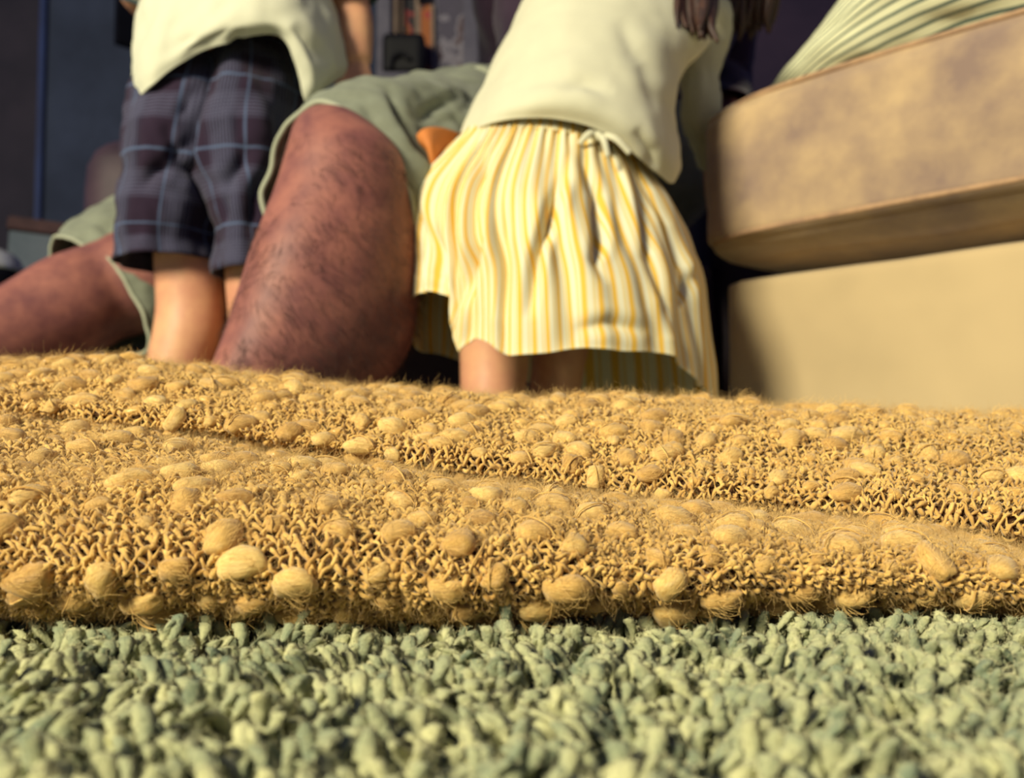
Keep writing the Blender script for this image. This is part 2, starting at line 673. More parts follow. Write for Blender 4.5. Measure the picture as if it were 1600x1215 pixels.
XC = [-420, -150, 0, 200, 400, 600, 800, 1000, 1200, 1400, 1600, 1750, 2000]


def spread_cols(pts):
    """(x, y) corner list -> values at XC"""
    return np.interp(XC, [p[0] for p in pts], [p[1] for p in pts])


def front_fold_net():
    bot = spread_cols([(-420, 965), (0, 977), (400, 986), (800, 986), (1200, 976), (1600, 962), (2000, 950)])
    crest = spread_cols([(-420, 690), (0, 722), (200, 728), (400, 735), (600, 748), (800, 769), (1000, 795), (1200, 815), (1400, 833), (1600, 868), (2000, 892)])
    crease = spread_cols([(-420, 600), (0, 648), (200, 668), (400, 694), (600, 724), (800, 754), (1000, 783), (1200, 804), (1400, 822), (1600, 858), (2000, 885)])
    k = lambda f: bot + (crest - bot) * f
    zc = spread_cols([(-420, .53), (0, .51), (800, .47), (1600, .43), (2000, .42)])
    one = np.ones(len(XC))
    sh = spread_cols([(-420, .0), (800, 0), (1600, .018), (2000, .03)])
    dip = spread_cols([(-420, 0), (250, 0), (600, 26), (2000, 30)])
    us = spread_cols([(-420, 0), (700, 0), (1200, .022), (2000, .026)])
    z0 = [P(x, b, .33 + s)[2] for x, b, s in zip(XC, bot, sh)]
    rows = [(k(-.02), .40 * one + sh), (k(0.0), .388 * one + sh), (k(.05), .362 * one + sh + us), (k(.16), .328 * one + sh + us), (k(.40), .314 * one + sh + us * .6),
            (k(.70), .334 * one + sh), (k(.88), .360 * one + sh), (crest, .395 * one + sh),
            (crest + (crease - crest) * .5 + dip * .3, .395 + sh * .6 + (zc - .395 - sh * .6) * .45), (crease + 2 + dip, zc), (crease + 24 + dip, zc + .02)]
    return column_table(XC, rows)


def back_fold_net():
    crease = spread_cols([(-420, 600), (0, 648), (200, 668), (400, 694), (600, 724), (800, 754), (1000, 783), (1200, 804), (1400, 822), (1600, 858), (2000, 885)])
    top = spread_cols([(-420, 560), (-100, 562), (0, 572), (60, 574), (130, 564), (230, 570), (330, 584), (500, 606), (700, 624), (900, 628), (1130, 634), (1300, 645), (1600, 655), (2000, 670)])
    zc = spread_cols([(-420, .53), (0, .51), (800, .47), (1600, .43), (2000, .42)]) + .006
    zt = spread_cols([(-420, .62), (0, .61), (800, .59), (1600, .57), (2000, .56)])
    k = lambda f: crease + (top - crease) * f
    z = lambda f: zc + (zt - zc) * f
    one = np.ones(len(XC))
    rows = [(k(-.45), zc + .05), (k(-.28), zc + .035), (k(-.12), zc + .014), (k(.16), zc - .014), (k(.45), z(.08)), (k(.7), z(.34)), (k(.9), z(.64)), (k(1.0), z(1.0)),
            (k(.985), z(1.0) + .06), (k(.9) + 12, z(1.0) + .12), (k(.8) + 50, .73 * one), (k(.8) + 90, .75 * one), (680 + 60 * one, .745 * one)]
    return column_table(XC, rows)


def sampler(G):
    """arc-length sampling of a grid surface: s along the blanket's width, t across the fold"""
    nv, nu = G.shape[:2]
    N = grid_normals(G, False)
    mid = nu // 2
    sv = np.concatenate([[0], np.cumsum(np.linalg.norm(np.diff(G, axis=0), axis=2).mean(1))])
    su = np.concatenate([[0], np.cumsum(np.linalg.norm(np.diff(G, axis=1), axis=2)[nv // 3: 2 * nv // 3].mean(0))])

    def f(s, t):
        a = np.interp(s, su, np.arange(nu))
        b = np.interp(t, sv, np.arange(nv))
        i, j = np.clip(b.astype(int), 0, nv - 2), np.clip(a.astype(int), 0, nu - 2)
        fb, fa = (b - i)[..., None], (a - j)[..., None]

        def bl(A):
            return (A[i, j] * (1 - fb) * (1 - fa) + A[i + 1, j] * fb * (1 - fa) + A[i, j + 1] * (1 - fb) * fa + A[i + 1, j + 1] * fb * fa)
        return bl(G), unit(bl(N))
    return f, su[-1], sv[-1]


def nub_mesh(seed):
    r = np.random.default_rng(seed)
    G = ellipsoid((0, 0, 0), (1, 0.74, 0.62), nv=11, nu=16)
    # lengthwise axis along x: rebuild poles on x so fibres run lengthwise
    G = G[..., [2, 0, 1]] * np.array([1 / 0.62, 0.72, 0.62 / 0.74])
    n = fbm(G, 1.7, seed * 3.7, 2)
    G = G * (1 + 0.22 * n)[..., None]
    # strands run lengthwise with a slight twist
    an = np.arctan2(G[..., 2], G[..., 1]) + G[..., 0] * .5
    ridge = .03 * np.sin(an * 5 + seed) + .02 * np.sin(an * 7 + seed * 2.1)
    G[..., 1:] *= (1 + ridge)[..., None]
    G[..., 1] += 0.12 * np.sin(G[..., 0] * 2.4 + seed)
    V, f, _ = grid_data(G, True, True)
    me = bpy.data.meshes.new('yarn_nub')
    me.from_pydata(V.tolist(), [], f)
    me.materials.append(M['nub'])
    me.polygons.foreach_set('use_smooth', [True] * len(me.polygons))
    return me


NUBS = [nub_mesh(k) for k in range(8)]


def fold_surface(name, ctrl, nv, nu, s0, s1, t0, t1, seed, nub_gap, n_fuzz, spacing):
    G = net(ctrl, nv, nu, closed=False)
    N = grid_normals(G, False)
    if (N[nv // 3, nu // 2] @ np.array([0, -1, 0.2])) < 0:
        N = -N
    G = G + N * (fbm(G, (26, 26, 26), seed, 2) * 0.0035)[..., None]
    f_, W, H = sampler(G)
    # the body of the fold ends where its yarns end, closed at both sides
    su = np.concatenate([[0], np.cumsum(np.linalg.norm(np.diff(G, axis=1), axis=2)[nv // 3: 2 * nv // 3].mean(0))])
    core = (G - N * 0.0016)[:, (su >= W * s0 - .003) & (su <= W * s1 + .003)]
    V, f, UV = grid_data(core, False)
    nc = core.shape[1]
    f = f + [[i * nc for i in range(nv)], [i * nc + nc - 1 for i in range(nv)][::-1]]
    fold = mesh_obj(name, V, f, M['blanket_core'], blanket)
    flip = 1.0
    p, nn = f_(np.array([W / 2]), np.array([H * .35]))
    if (nn[0] @ np.array([0, -1, 0.2])) < 0:
        flip = -1.0
    S_ = lambda s, t: (lambda r: (r[0], r[1] * flip))(f_(s, t))
    lo_s, hi_s, lo_t, hi_t = W * s0, W * s1, H * t0, H * t1
    # ---- woven yarns in both diagonals, passing over and under
    allV, allF, off = [], [], 0
    nr = 4
    c45 = math.sqrt(.5)
    for fam, (dx, dy) in enumerate(((c45, c45), (c45, -c45))):
        step = 0.00155
        ext = (hi_s - lo_s) + (hi_t - lo_t)
        px_, py_ = -dy, dx
        offs = np.arange(-ext, ext, spacing if fam == 0 else spacing * .9)
        for oi, d in enumerate(offs):
            d = d + rng.normal(0, spacing * .12)
            q = np.arange(-ext, ext, step)
            ss = lo_s + q * dx + d * px_
            tt = lo_t + q * dy + d * py_
            ok = (ss > lo_s) & (ss < hi_s) & (tt > lo_t) & (tt < hi_t)
            if ok.sum() < 8:
                continue
            q, ss, tt = q[ok], ss[ok], tt[ok]
            ph = rng.uniform(0, 6)
            wob = np.sin(q * 410 + ph) * .0005 + np.sin(q * 1130 + ph * 2.1) * .00035 + np.sin(q * 150 + ph * 3) * .0007
            pt, nm = S_(ss + wob * px_, tt + wob * py_)
            lift = np.sin(q * PI / spacing + oi * PI + fam * PI / 2) * .0012 + np.sin(q * 260 + ph * 1.7) * .0004
            rad = .00082 * (1 + .35 * np.sin(q * 700 + ph) + .25 * np.sin(q * 230 + ph * 5) + rng.normal(0, .08, len(q)))
            if fam == 0 and oi % 6 == 0:
                rad = rad * 1.3
                lift = lift + .0007
            pt = pt + nm * lift[:, None]
            T = unit(np.gradient(pt, axis=0))
            B = unit(np.cross(T, nm))
            a = np.arange(nr) * 2 * PI / nr
            ring = pt[:, None] + (B[:, None] * np.cos(a)[None, :, None] + nm[:, None] * np.sin(a)[None, :, None]) * np.abs(rad)[:, None, None]
            m = len(q)
            I, J = np.meshgrid(np.arange(m - 1), np.arange(nr), indexing='ij')
            Q = np.stack([I * nr + J, I * nr + (J + 1) % nr, (I + 1) * nr + (J + 1) % nr, (I + 1) * nr + J], -1).reshape(-1, 4)
            allV.append(ring.reshape(-1, 3))
            allF.append(Q + off)
            off += m * nr
    y = big_mesh('woven_yarn', np.vstack(allV), np.vstack(allF), M['yarn'], fold)
    y['kind'] = 'stuff'
    # ---- loose loops of yarn standing off the weave
    n = int((hi_s - lo_s) * (hi_t - lo_t) / (0.0053 ** 2))
    ss = rng.uniform(lo_s, hi_s, n)
    tt = rng.uniform(lo_t, hi_t, n)
    pt, nm = S_(ss, tt)
    # little twisted loop: five points of an arch
    ang = rng.normal(PI / 4, .7, n)
    e1, _ = S_(ss + .002 * np.cos(ang), tt + .002 * np.sin(ang))
    tx = unit(e1 - pt)
    L = rng.uniform(.0006, .0015, n) * np.where(rng.random(n) < .12, 2.6, 1)
    Hh = rng.uniform(.0012, .0026, n)
    k, nr = 5, 4
    w = np.linspace(-1, 1, k)
    c = pt[:, None] + tx[:, None] * (w[None] * L[:, None])[..., None] + nm[:, None] * ((1 - w ** 2)[None] * Hh[:, None])[..., None]
    bx = np.cross(tx, nm)
    c = c + bx[:, None] * (np.sin(w * 2.2)[None] * rng.normal(0, .0007, n)[:, None])[..., None]
    a = np.arange(nr) * 2 * PI / nr
    rr = rng.uniform(.0006, .0010, n)
    ring = c[:, :, None] + (bx[:, None, None] * np.cos(a)[None, None, :, None] + nm[:, None, None] * np.sin(a)[None, None, :, None]) * rr[:, None, None, None]
    I, J = np.meshgrid(np.arange(k - 1), np.arange(nr), indexing='ij')
    Q = np.stack([I * nr + J, I * nr + (J + 1) % nr, (I + 1) * nr + (J + 1) % nr, (I + 1) * nr + J], -1).reshape(-1, 4)
    lo_ = big_mesh('yarn_loops', ring.reshape(-1, 3), (Q[None] + (np.arange(n) * k * nr)[:, None, None]).reshape(-1, 4), M['yarn'], fold)
    lo_['kind'] = 'stuff'
    # ---- slub nubs on a loose diagonal lattice
    pts = []
    g = nub_gap
    for a in np.arange(-60, 60):
        for b in np.arange(-60, 60):
            s = (lo_s + hi_s) / 2 + (a + .5 * (b % 2)) * g + rng.normal(0, g * .17)
            t = lo_t + .006 + b * g * .72 + rng.normal(0, g * .13)
            if lo_s < s < hi_s and lo_t + .030 < t < hi_t:
                pts.append((s, t))
    pts = np.array(pts)
    pp, nm = S_(pts[:, 0], pts[:, 1])
    wisps = []
    cand = []
    for (s, t), p, nrm in zip(pts, pp, nm):
        x, yy = proj(p)
        if not (-400 < x < 2000):
            continue
        ang = rng.normal(0.5, .5)
        e, _ = S_(np.array([s + .002 * math.cos(ang)]), np.array([t + .002 * math.sin(ang)]))
        tx = unit(e[0] - p)
        bx = np.cross(nrm, tx)
        sc = rng.uniform(.0056, .0087) * (1.0 if rng.random() > .5 else .55)
        R = np.eye(4)
        R[:3, 0], R[:3, 1], R[:3, 2] = tx * sc * rng.uniform(.85, 1.15), bx * sc, nrm * sc * .9
        R[:3, 3] = p + nrm * (sc * .10 + .0006)
        wisps.append((p + nrm * sc * .35, tx, bx, nrm, sc))
        cand.append(((1 if -40 < x < 1640 else .01) * sc / np.linalg.norm(p - CAM) * (2 if nrm @ unit(CAM - p) > .05 else 1), R, NUBS[rng.integers(0, 8)]))
    cand.sort(key=lambda c: -c[0])
    rest_v, rest_f, rest_n = [], [], 0
    for k, (_, R, me) in enumerate(cand):
        if k < 148:
            o = bpy.data.objects.new('yarn_nub', me)
            COL.objects.link(o)
            o.matrix_world = Matrix(R.tolist())
            o.parent = fold
            o.matrix_parent_inverse = fold.matrix_world.inverted()
        else:
            v = np.array([q.co for q in me.vertices]) @ R[:3, :3].T + R[:3, 3]
            rest_v.append(v)
            rest_f += [[i + rest_n for i in q.vertices] for q in me.polygons]
            rest_n += len(v)
    if rest_v:
        o = mesh_obj('small_nubs', np.vstack(rest_v), rest_f, M['nub'], fold)
        o['kind'] = 'stuff'
    # silky fibres lying on every nub
    hp, hs = [], []
    for p, tx, bx, nrm, sc in wisps:
        m = 46
        th_ = rng.uniform(0, 2 * PI, m)
        ph_ = np.arccos(rng.uniform(.05, 1, m))
        un = tx * (np.sin(ph_) * np.cos(th_))[:, None] + bx * (np.sin(ph_) * np.sin(th_))[:, None] * .74 + nrm * np.cos(ph_)[:, None] * .6
        o_ = unit(un)
        d_ = unit(tx * 1.0 + rng.normal(0, .55, (m, 3)))
        d_ = unit(d_ - o_ * (d_ * o_).sum(1)[:, None])
        L_ = sc * rng.uniform(.5, 1.1, m)[:, None]
        hp.append(p - nrm * sc * .2 + un * sc * .97)
        hs.append(np.stack([d_ * L_ * .5 + o_ * L_ * .08, d_ * L_ + o_ * L_ * rng.uniform(-.25, .22, m)[:, None]], 1))
    hairs('nub_fibres', np.vstack(hp), np.vstack(hs), .00006, M['fuzz_bright'], fold, .5)
    # ---- strands of yarn wrapped over every nub
    V_, n_ = [], 0
    for p, tx, bx, nrm, sc in wisps:
        for w_ in range(int(rng.integers(0, 2))):
            a0 = rng.normal(.3, .8)
            d_ = tx * math.cos(a0) + bx * math.sin(a0)
            e_ = np.cross(nrm, d_)
            k_ = np.linspace(-1.1, 1.1, 9)
            o_ = rng.normal(0, .45) * sc
            c_ = p + d_ * (k_ * sc)[:, None] + e_ * (o_ + np.sin(k_ * 2 + rng.uniform(0, 6)) * sc * .12)[:, None] + nrm * (sc * (.68 * np.sqrt(np.clip(1 - (k_ / 1.12) ** 2, 0, 1)) - .18 - .5 * (o_ / sc) ** 2))[:, None]
            rr_ = rng.uniform(.0002, .0005)
            a_ = np.arange(5) * 2 * PI / 5
            V_.append((c_[:, None] + (e_ * np.cos(a_)[None, :, None] + nrm * np.sin(a_)[None, :, None]) * rr_).reshape(-1, 3))
    I, J = np.meshgrid(np.arange(8), np.arange(5), indexing='ij')
    Q = np.stack([I * 5 + J, I * 5 + (J + 1) % 5, (I + 1) * 5 + (J + 1) % 5, (I + 1) * 5 + J], -1).reshape(-1, 4)
    st = big_mesh('wrapped_strands', np.vstack(V_), (Q[None] + (np.arange(len(V_)) * 45)[:, None, None]).reshape(-1, 4), M['yarn'], fold)
    st['kind'] = 'stuff'
    # ---- fuzz
    n = n_fuzz
    ss, tt = rng.uniform(lo_s, hi_s, n), rng.uniform(lo_t, hi_t, n)
    pt, nm = S_(ss, tt)
    d = unit(nm * .75 + rng.normal(0, .6, (n, 3)) + np.array([0, 0, .15]))
    L = ((rng.uniform(.002, .0085, n) + .002 * np.clip(nm[:, 2], 0, 1)) * np.where(rng.random(n) < .06, 1.7, 1))[:, None]
    k1 = unit(d + rng.normal(0, .5, (n, 3)))
    k2 = unit(k1 + rng.normal(0, .6, (n, 3)))
    steps = np.stack([d * L * .33, d * L * .33 + k1 * L * .33, d * L * .33 + k1 * L * .33 + k2 * L * .33], 1)
    hairs('fuzz', pt, steps, .000033, M['fuzz'], fold, .6)
    return fold


fold_surface('front_fold', front_fold_net(), 60, 140, .09, .92, .08, .99, 1.3, .0230, 70000, .0035)
fold_surface('back_fold', back_fold_net(), 60, 140, .09, .92, .06, .64, 5.1, .0235, 50000, .0041)

# ------------------------------------------------------------------ tan sofa
A0 = np.array([P(1100, 300, 1.2)[0], 1.2, 0.0])
DL = np.array([.70, -.714, 0.0])          # along the sofa's front, towards the camera's right
DN = np.array([.714, .70, 0.0])           # into the sofa
UP = np.array([0, 0, 1.0])


def sofa_pt(t, n, z):
    return A0 + DL * t + DN * n + UP * z


sofa = thing('sofa', 'tan suede sofa with a thick seat cushion, the girl leaning on its end', 'sofa', tuple(sofa_pt(.9, .45, 0)))


def soft_block(name, t0, t1, n0, n1, z0, z1, r, mat, puff=0.0, seed=0.0, wr=0.003, seam=None):
    """an upholstered block: rounded box with a slight puff and creases"""
    bm = bmesh.new()
    bmesh.ops.create_cube(bm, size=2)
    bmesh.ops.subdivide_edges(bm, edges=bm.edges, cuts=34, use_grid_fill=True)
    half = np.array([(t1 - t0) / 2, (n1 - n0) / 2, (z1 - z0) / 2])
    mid = np.array([(t1 + t0) / 2, (n1 + n0) / 2, (z1 + z0) / 2])
    co = np.array([v.co for v in bm.verts])
    # even out vertices towards the edges for crisp rounding
    co = np.sign(co) * (1 - (1 - np.abs(co)) ** 1.35)
    q = co * half
    inner = np.clip(q, -(half - r), half - r)
    d = q - inner
    L = np.linalg.norm(d, axis=1, keepdims=True)
    q = np.where(L > 1e-6, inner + d / np.maximum(L, 1e-9) * np.minimum(L, r), q)
    if puff:
        c2 = co ** 2
        q[:, 0] += np.sign(co[:, 0]) * np.abs(co[:, 0]) ** 6 * puff * (1 - c2[:, 1]) * (1 - c2[:, 2])
        q[:, 1] += np.sign(co[:, 1]) * np.abs(co[:, 1]) ** 6 * puff * (1 - c2[:, 0] ** 4) * (1 - c2[:, 2])
        q[:, 2] += np.sign(co[:, 2]) * np.abs(co[:, 2]) ** 6 * puff * (1 - c2[:, 0] ** 4) * (1 - c2[:, 1])
    nz = fbm(q, (9, 9, 14), seed, 3)
    q = q + unit(co ** 5 + 1e-6) * (nz * wr)[:, None]
    q = q + mid
    if seam is not None:
        near = np.clip(1 - (q[:, 1] - n0) / .10, 0, 1)
        under = np.clip((seam - q[:, 2]) / (seam - z0), 0, 1)
        q[:, 1] += near * under ** 1.1 * .045
        for zs in (seam, z1 - .012):
            q[:, 1] += near * np.exp(-((q[:, 2] - zs + .004) / .004) ** 2) * (.009 if zs == seam else .004)
        # the corner at the sofa's end sags a little
        q[:, 2] -= np.clip(1 - (q[:, 0] - t0) / .13, 0, 1) ** 2 * np.clip((q[:, 2] - z0) / (z1 - z0), 0, 1) * .022
    W = A0 + q[:, :1] * DL + q[:, 1:2] * DN + q[:, 2:] * UP
    for v, w in zip(bm.verts, W):
        v.co = Vector(w.tolist())
    me = bpy.data.meshes.new(name)
    bm.to_mesh(me)
    bm.free()
    return link(name, me, mat, sofa)


def welt(pts, r, name='welt', mat=None, parent=None):
    G = tube(pts, [r] * len(pts), nv=max(60, len(pts) * 6), nu=8, up=(0.02, 0.03, 1))
    V, f, UV = grid_data(G, True, True)
    return mesh_obj(name, V, f, mat or M['welt'], parent or sofa)


soft_block('base', .012, 1.9, .03, .92, -.008, .264, .012, M['suede_base'], 0, 2.0, wr=.0015)
soft_block('deck', .22, 1.88, .22, .72, .2655, .2895, .006, M['suede_base'], 0, 3.0, wr=0)
cush = soft_block('seat_cushion', -.004, .95, .0, .72, .289, .494, .022, M['suede'], .010, 4.0, wr=.003, seam=.313)
cush2 = soft_block('seat_cushion', .955, 1.9, .0, .72, .289, .494, .022, M['suede'], .010, 9.0, wr=.003, seam=.313)
soft_block('backrest', .02, 1.9, .72, .94, .266, .80, .05, M['suede'], .01, 12.0, wr=.004)
soft_block('armrest', 1.9, 2.12, -.0, .94, -.008, .62, .05, M['suede'], .008, 15.0, wr=.003)
for z, dn, sag in ((.484, .012, -.006), (.313, -.004, 0.0)):
    e = .018 if z > .4 else .003
    pts = [sofa_pt(.012, .66, z - e), sofa_pt(-.004, .40, z - e), sofa_pt(-.008, .10, z + sag * .5 - e), sofa_pt(.004, .028 + dn, z + sag - e), sofa_pt(.035, .004 + dn * .5, z + sag * .5 - e * .6), sofa_pt(.12, -.008 + dn, z), sofa_pt(.5, -.011 + dn, z + .002), sofa_pt(.92, -.006 + dn, z)]
    welt(pts, .0034, parent=cush)

# striped throw in a soft heap on the seat
def throw():
    th = np.arange(28) * 2 * PI / 28
    rows = []
    for t, n, hw, hh in ((-.06, .18, .004, .004), (-.02, .19, .055, .016), (.06, .20, .10, .05), (.13, .21, .14, .088), (.22, .23, .17, .13), (.34, .25, .18, .165), (.50, .25, .17, .17), (.64, .25, .12, .14), (.70, .25, .01, .01)):
        c = []
        for a in th:
            zz = math.sin(a)
            yy = math.cos(a)
            z = .503 + hh * (zz + 1) * .92 * (1.0 if zz > 0 else 1.0)
            c.append(sofa_pt(t - .05 * (zz + 1) * hh / .17 * -1.0, n + hw * yy, max(z, .5005)))
        rows.append(c)
    G = net(rows, 80, 120)
    N = grid_normals(G)
    ii = np.linspace(0, 1, 80)[:, None] * np.ones((1, 120))
    G = G + N * (fbm(G, (10, 10, 26), 21.0, 3) * .008 * np.sin(ii * PI))[..., None]
    G[..., 2] = np.maximum(G[..., 2], .4995)
    V, f, UV = grid_data(G)
    o = mesh_obj('striped_throw', V, f, M['throw'], None, UV * np.array([58, 1]))
    o['label'] = 'white cotton throw with thin dark green stripes heaped on the sofa seat'
    o['category'] = 'throw'
    return o


throw()

# ------------------------------------------------------------------ people: shared pieces
def hand(wrist, direc, palm_n, size, curl=0.5, thumb_side=1):
    """palm and five separate bent fingers; wrist point, finger direction, palm normal"""
    d = unit(direc)
    n = unit(np.asarray(palm_n, float) - d * (np.asarray(palm_n, float) @ d))
    s = np.cross(d, n) * thumb_side
    w = np.asarray(wrist, float)
    out = [tube([w - d * size * .12, w + d * size * .15, w + d * size * .32, w + d * size * .5], [size * .13, size * .17, size * .21, size * .19], [size * .11, size * .09, size * .085, size * .065], 14, 14, up=n)]
    for k, (off, ln) in enumerate(((.155, .42), (.055, .48), (-.05, .45), (-.145, .35))):
        p0 = w + d * size * .40 + s * size * off * .9
        p1 = w + d * size * .52 + s * size * off
        d1 = unit(d + n * curl * .6)
        d2 = unit(d + n * curl * 1.5)
        p2 = p1 + d1 * size * ln * .5
        p3 = p2 + d2 * size * ln * .5
        r = size * .048
        out.append(tube([p0, p1, p2, p3], [r * 1.05, r, r * .95, r * .7], nv=14, nu=10, up=n + s * .01))
    t0 = w + d * size * .12 + s * size * .12
    t1 = w + d * size * .30 + s * size * .27 + n * size * .05
    t2 = w + d * size * .50 + s * size * .30 + n * size * .12
    out.append(tube([t0, t1, t2], [size * .075, size * .062, size * .045], nv=12, nu=10, up=n))
    return out


def foot(ankle, direc, L):
    d = unit(np.array([direc[0], direc[1], 0.0]))
    a = np.asarray(ankle, float)
    g = np.array([a[0], a[1], 0.0])
    s = np.array([-d[1], d[0], 0])
    out = [tube([g - d * L * .2 + UP * L * .12, g + UP * L * .14, g + d * L * .35 + UP * L * .13, g + d * L * .62 + UP * L * .08], [L * .10, L * .13, L * .15, L * .15], [L * .10, L * .13, L * .11, L * .07], 16, 14, up=(0, 0, 1))]
    for k in range(5):
        b = g + d * L * (.58 - .02 * k) + s * L * (.11 - .055 * k) + UP * L * .065
        ln = L * (.24 - .028 * k)
        r = L * (.05 - .006 * k)
        out.append(tube([b, b + d * ln * .6, b + d * ln - UP * L * .01], [r, r, r * .7], nv=8, nu=10, up=(0, 0, 1)))
    return out


def head(c, h, face, up=(0, 0, 1)):
    """skull, jaw, nose, lips, brows and ears; c centre, h full height, face direction"""
    u = unit(up)
    f = unit(np.asarray(face, float) - u * (np.asarray(face, float) @ u))
    s = np.cross(f, u)
    R = np.stack([s, f, u], 1)
    e = lambda p, r: ellipsoid(np.asarray(c) + R @ np.array(p) * h, np.array(r) * h, R)
    return [e((0, -.04, .09), (.345, .42, .40)), e((0, .08, -.16), (.27, .30, .31)), e((0, .17, -.34), (.15, .15, .12)),
            e((0, .385, -.05), (.045, .075, .10)), e((0, .405, -.09), (.062, .06, .045)), e((0, .335, -.215), (.10, .06, .026)), e((0, .33, -.25), (.085, .06, .028)),
            e((.14, .31, .06), (.12, .06, .03)), e((-.14, .31, .06), (.12, .06, .03)),
            e((.345, -.03, -.03), (.03, .075, .115)), e((-.345, -.03, -.03), (.03, .075, .115))], R


def face_parts(c, h, R, parent, hair_mat, sclera=None):
    c = np.asarray(c)
    for sx in (-1, 1):
        V, f, _ = grid_data(ellipsoid(c + R @ np.array([sx * .14, .33, 0.0]) * h, (h * .05, h * .04, h * .045), R), True, True)
        mesh_obj('eye', V, f, M['black'], parent)


def hair_cap(c, h, R, parent, mat, back_len=0.0):
    G = ellipsoid(np.zeros(3), (.385 * h, .455 * h, .44 * h), nv=26, nu=36)
    # keep the crown and back: cut away the face by sinking the front lower half
    y, z = G[..., 1] / h, G[..., 2] / h
    sink = np.clip((y - .02 - np.maximum(z, 0) * .9) * 6, 0, 1)
    low = np.clip((-z - .12 - back_len) * 6, 0, 1)
    k = 1 - .3 * np.maximum(sink, low)
    G = G * k[..., None]
    G = G * (1 + .03 * fbm(G / h, (9, 9, 3), 3.3, 2))[..., None]
    G = G @ R.T + np.asarray(c) + R @ np.array([0, -.04, .10]) * h
    V, f, _ = grid_data(G, True, True)
    return mesh_obj('hair', V, f, mat, parent)


# ------------------------------------------------------------------ the man
man = thing('person', 'seated adult in khaki shorts with a bare hairy knee raised between the two children', 'person', (0.0, 1.45, 0.0))
HIP_N = np.array([.05, 1.47, .50])      # near thigh's hip
HIP_F = np.array([-.02, 1.60, .50])
blobs = []
SZ = .06
shin = rings_px([(x0, y0, x1, y1, Z + SZ + .015, d * .86, min(.15, max(0, (y0 - 200) / 1200))) for x0, y0, x1, y1, Z, d in [
    (485, 170, 555, 176, .985, .030), (462, 192, 592, 202, .98, .050), (446, 232, 624, 240, .97, .066), (430, 290, 636, 300, .965, .076),
    (407, 360, 639, 368, .96, .082), (385, 430, 641, 430, .955, .086), (362, 500, 638, 500, .95, .086), (338, 560, 626, 556, .945, .080),
    (318, 612, 590, 606, .94, .070), (300, 670, 520, 660, .93, .055), (285, 740, 425, 740, .92, .04), (280, 780, 405, 780, .92, .035)]], 50, 40)
blobs.append(shin)
K_N = P(545, 270, 1.10)
blobs.append(tube([P(535, 262, 1.05), K_N, (K_N + HIP_N) / 2, HIP_N - UP * .02], [.055, .060, .068, .080], nv=26))
an_n = P(345, 775, .98)
blobs += foot((an_n[0], an_n[1], 0), (-.45, -.9, 0), .235)
# far leg: thigh behind the boy, calf stretched out across the floor
K_F = P(150, 446, 1.43)
blobs.append(tube([HIP_F, (HIP_F + K_F) / 2 + UP * .02, K_F + np.array([.04, .0, .0]), K_F + np.array([-.02, -.02, -.01])], [.10, .09, .078, .062], nv=26))
far = [P(165, 455, 1.42), P(112, 478, 1.38), P(40, 516, 1.33), P(-60, 560, 1.27), P(-180, 590, 1.20), P(-330, 640, 1.12), P(-400, 655, 1.09)]
blobs.append(tube(far, [.070, .073, .064, .062, .056, .04, .034], [.074, .076, .070, .068, .06, .042, .036], nv=34, up=(0.3, .2, 1)))
blobs += foot((far[-1][0], far[-1][1], 0), (-.9, .2, 0), .235)
PEL = np.array([.13, 1.57, .50])
CHEST = np.array([.19, 1.70, .86])
NECK = np.array([.19, 1.70, 1.05])
blobs.append(tube([PEL - UP * .08, PEL + UP * .05, (PEL + CHEST) / 2, CHEST, NECK - UP * .05, NECK + UP * .03], [.15, .17, .165, .19, .12, .06], [.11, .125, .115, .125, .08, .06], nv=30, up=(0, 1, .05)))
HC = NECK + np.array([-.02, -.05, .16])
hb, HR = head(HC, .235, (-.35, -.9, -.35))
blobs += hb
blobs.append(tube([NECK - UP * .06, HC - UP * .03], [.062, .058], nv=8))
for sx, el, wr in ((-1, np.array([.0, 1.86, .76]), np.array([.02, 1.72, .58])), (1, np.array([.40, 1.82, .76]), np.array([.38, 1.66, .62]))):
    sh = NECK + np.array([sx * .19, .0, -.06])
    blobs.append(tube([NECK + np.array([sx * .08, 0, -.06]), sh, (sh + el) / 2, el, (el + wr) / 2, wr], [.06, .062, .052, .042, .038, .028], nv=30, up=(.2, 1, .3)))
    blobs += hand(wr, (-.1 * sx, -.9, -.35), (0, -.2, -1), .175, .4, -sx)
man_body = body('body', blobs, .0066, M['skin_man'], man, 6)
face_parts(HC, .235, HR, man, M['hair_brown'])
hair_cap(HC, .235, HR, man, M['hair_brown'])

# dark shirt over the torso and upper arms
def wrinkle(G, scale, amp, seed, closed=True, mask=None):
    N = grid_normals(G, closed)
    w = fbm(G, scale, seed, 3) * amp
    if mask is not None:
        w = w * mask
    return G + N * w[..., None]


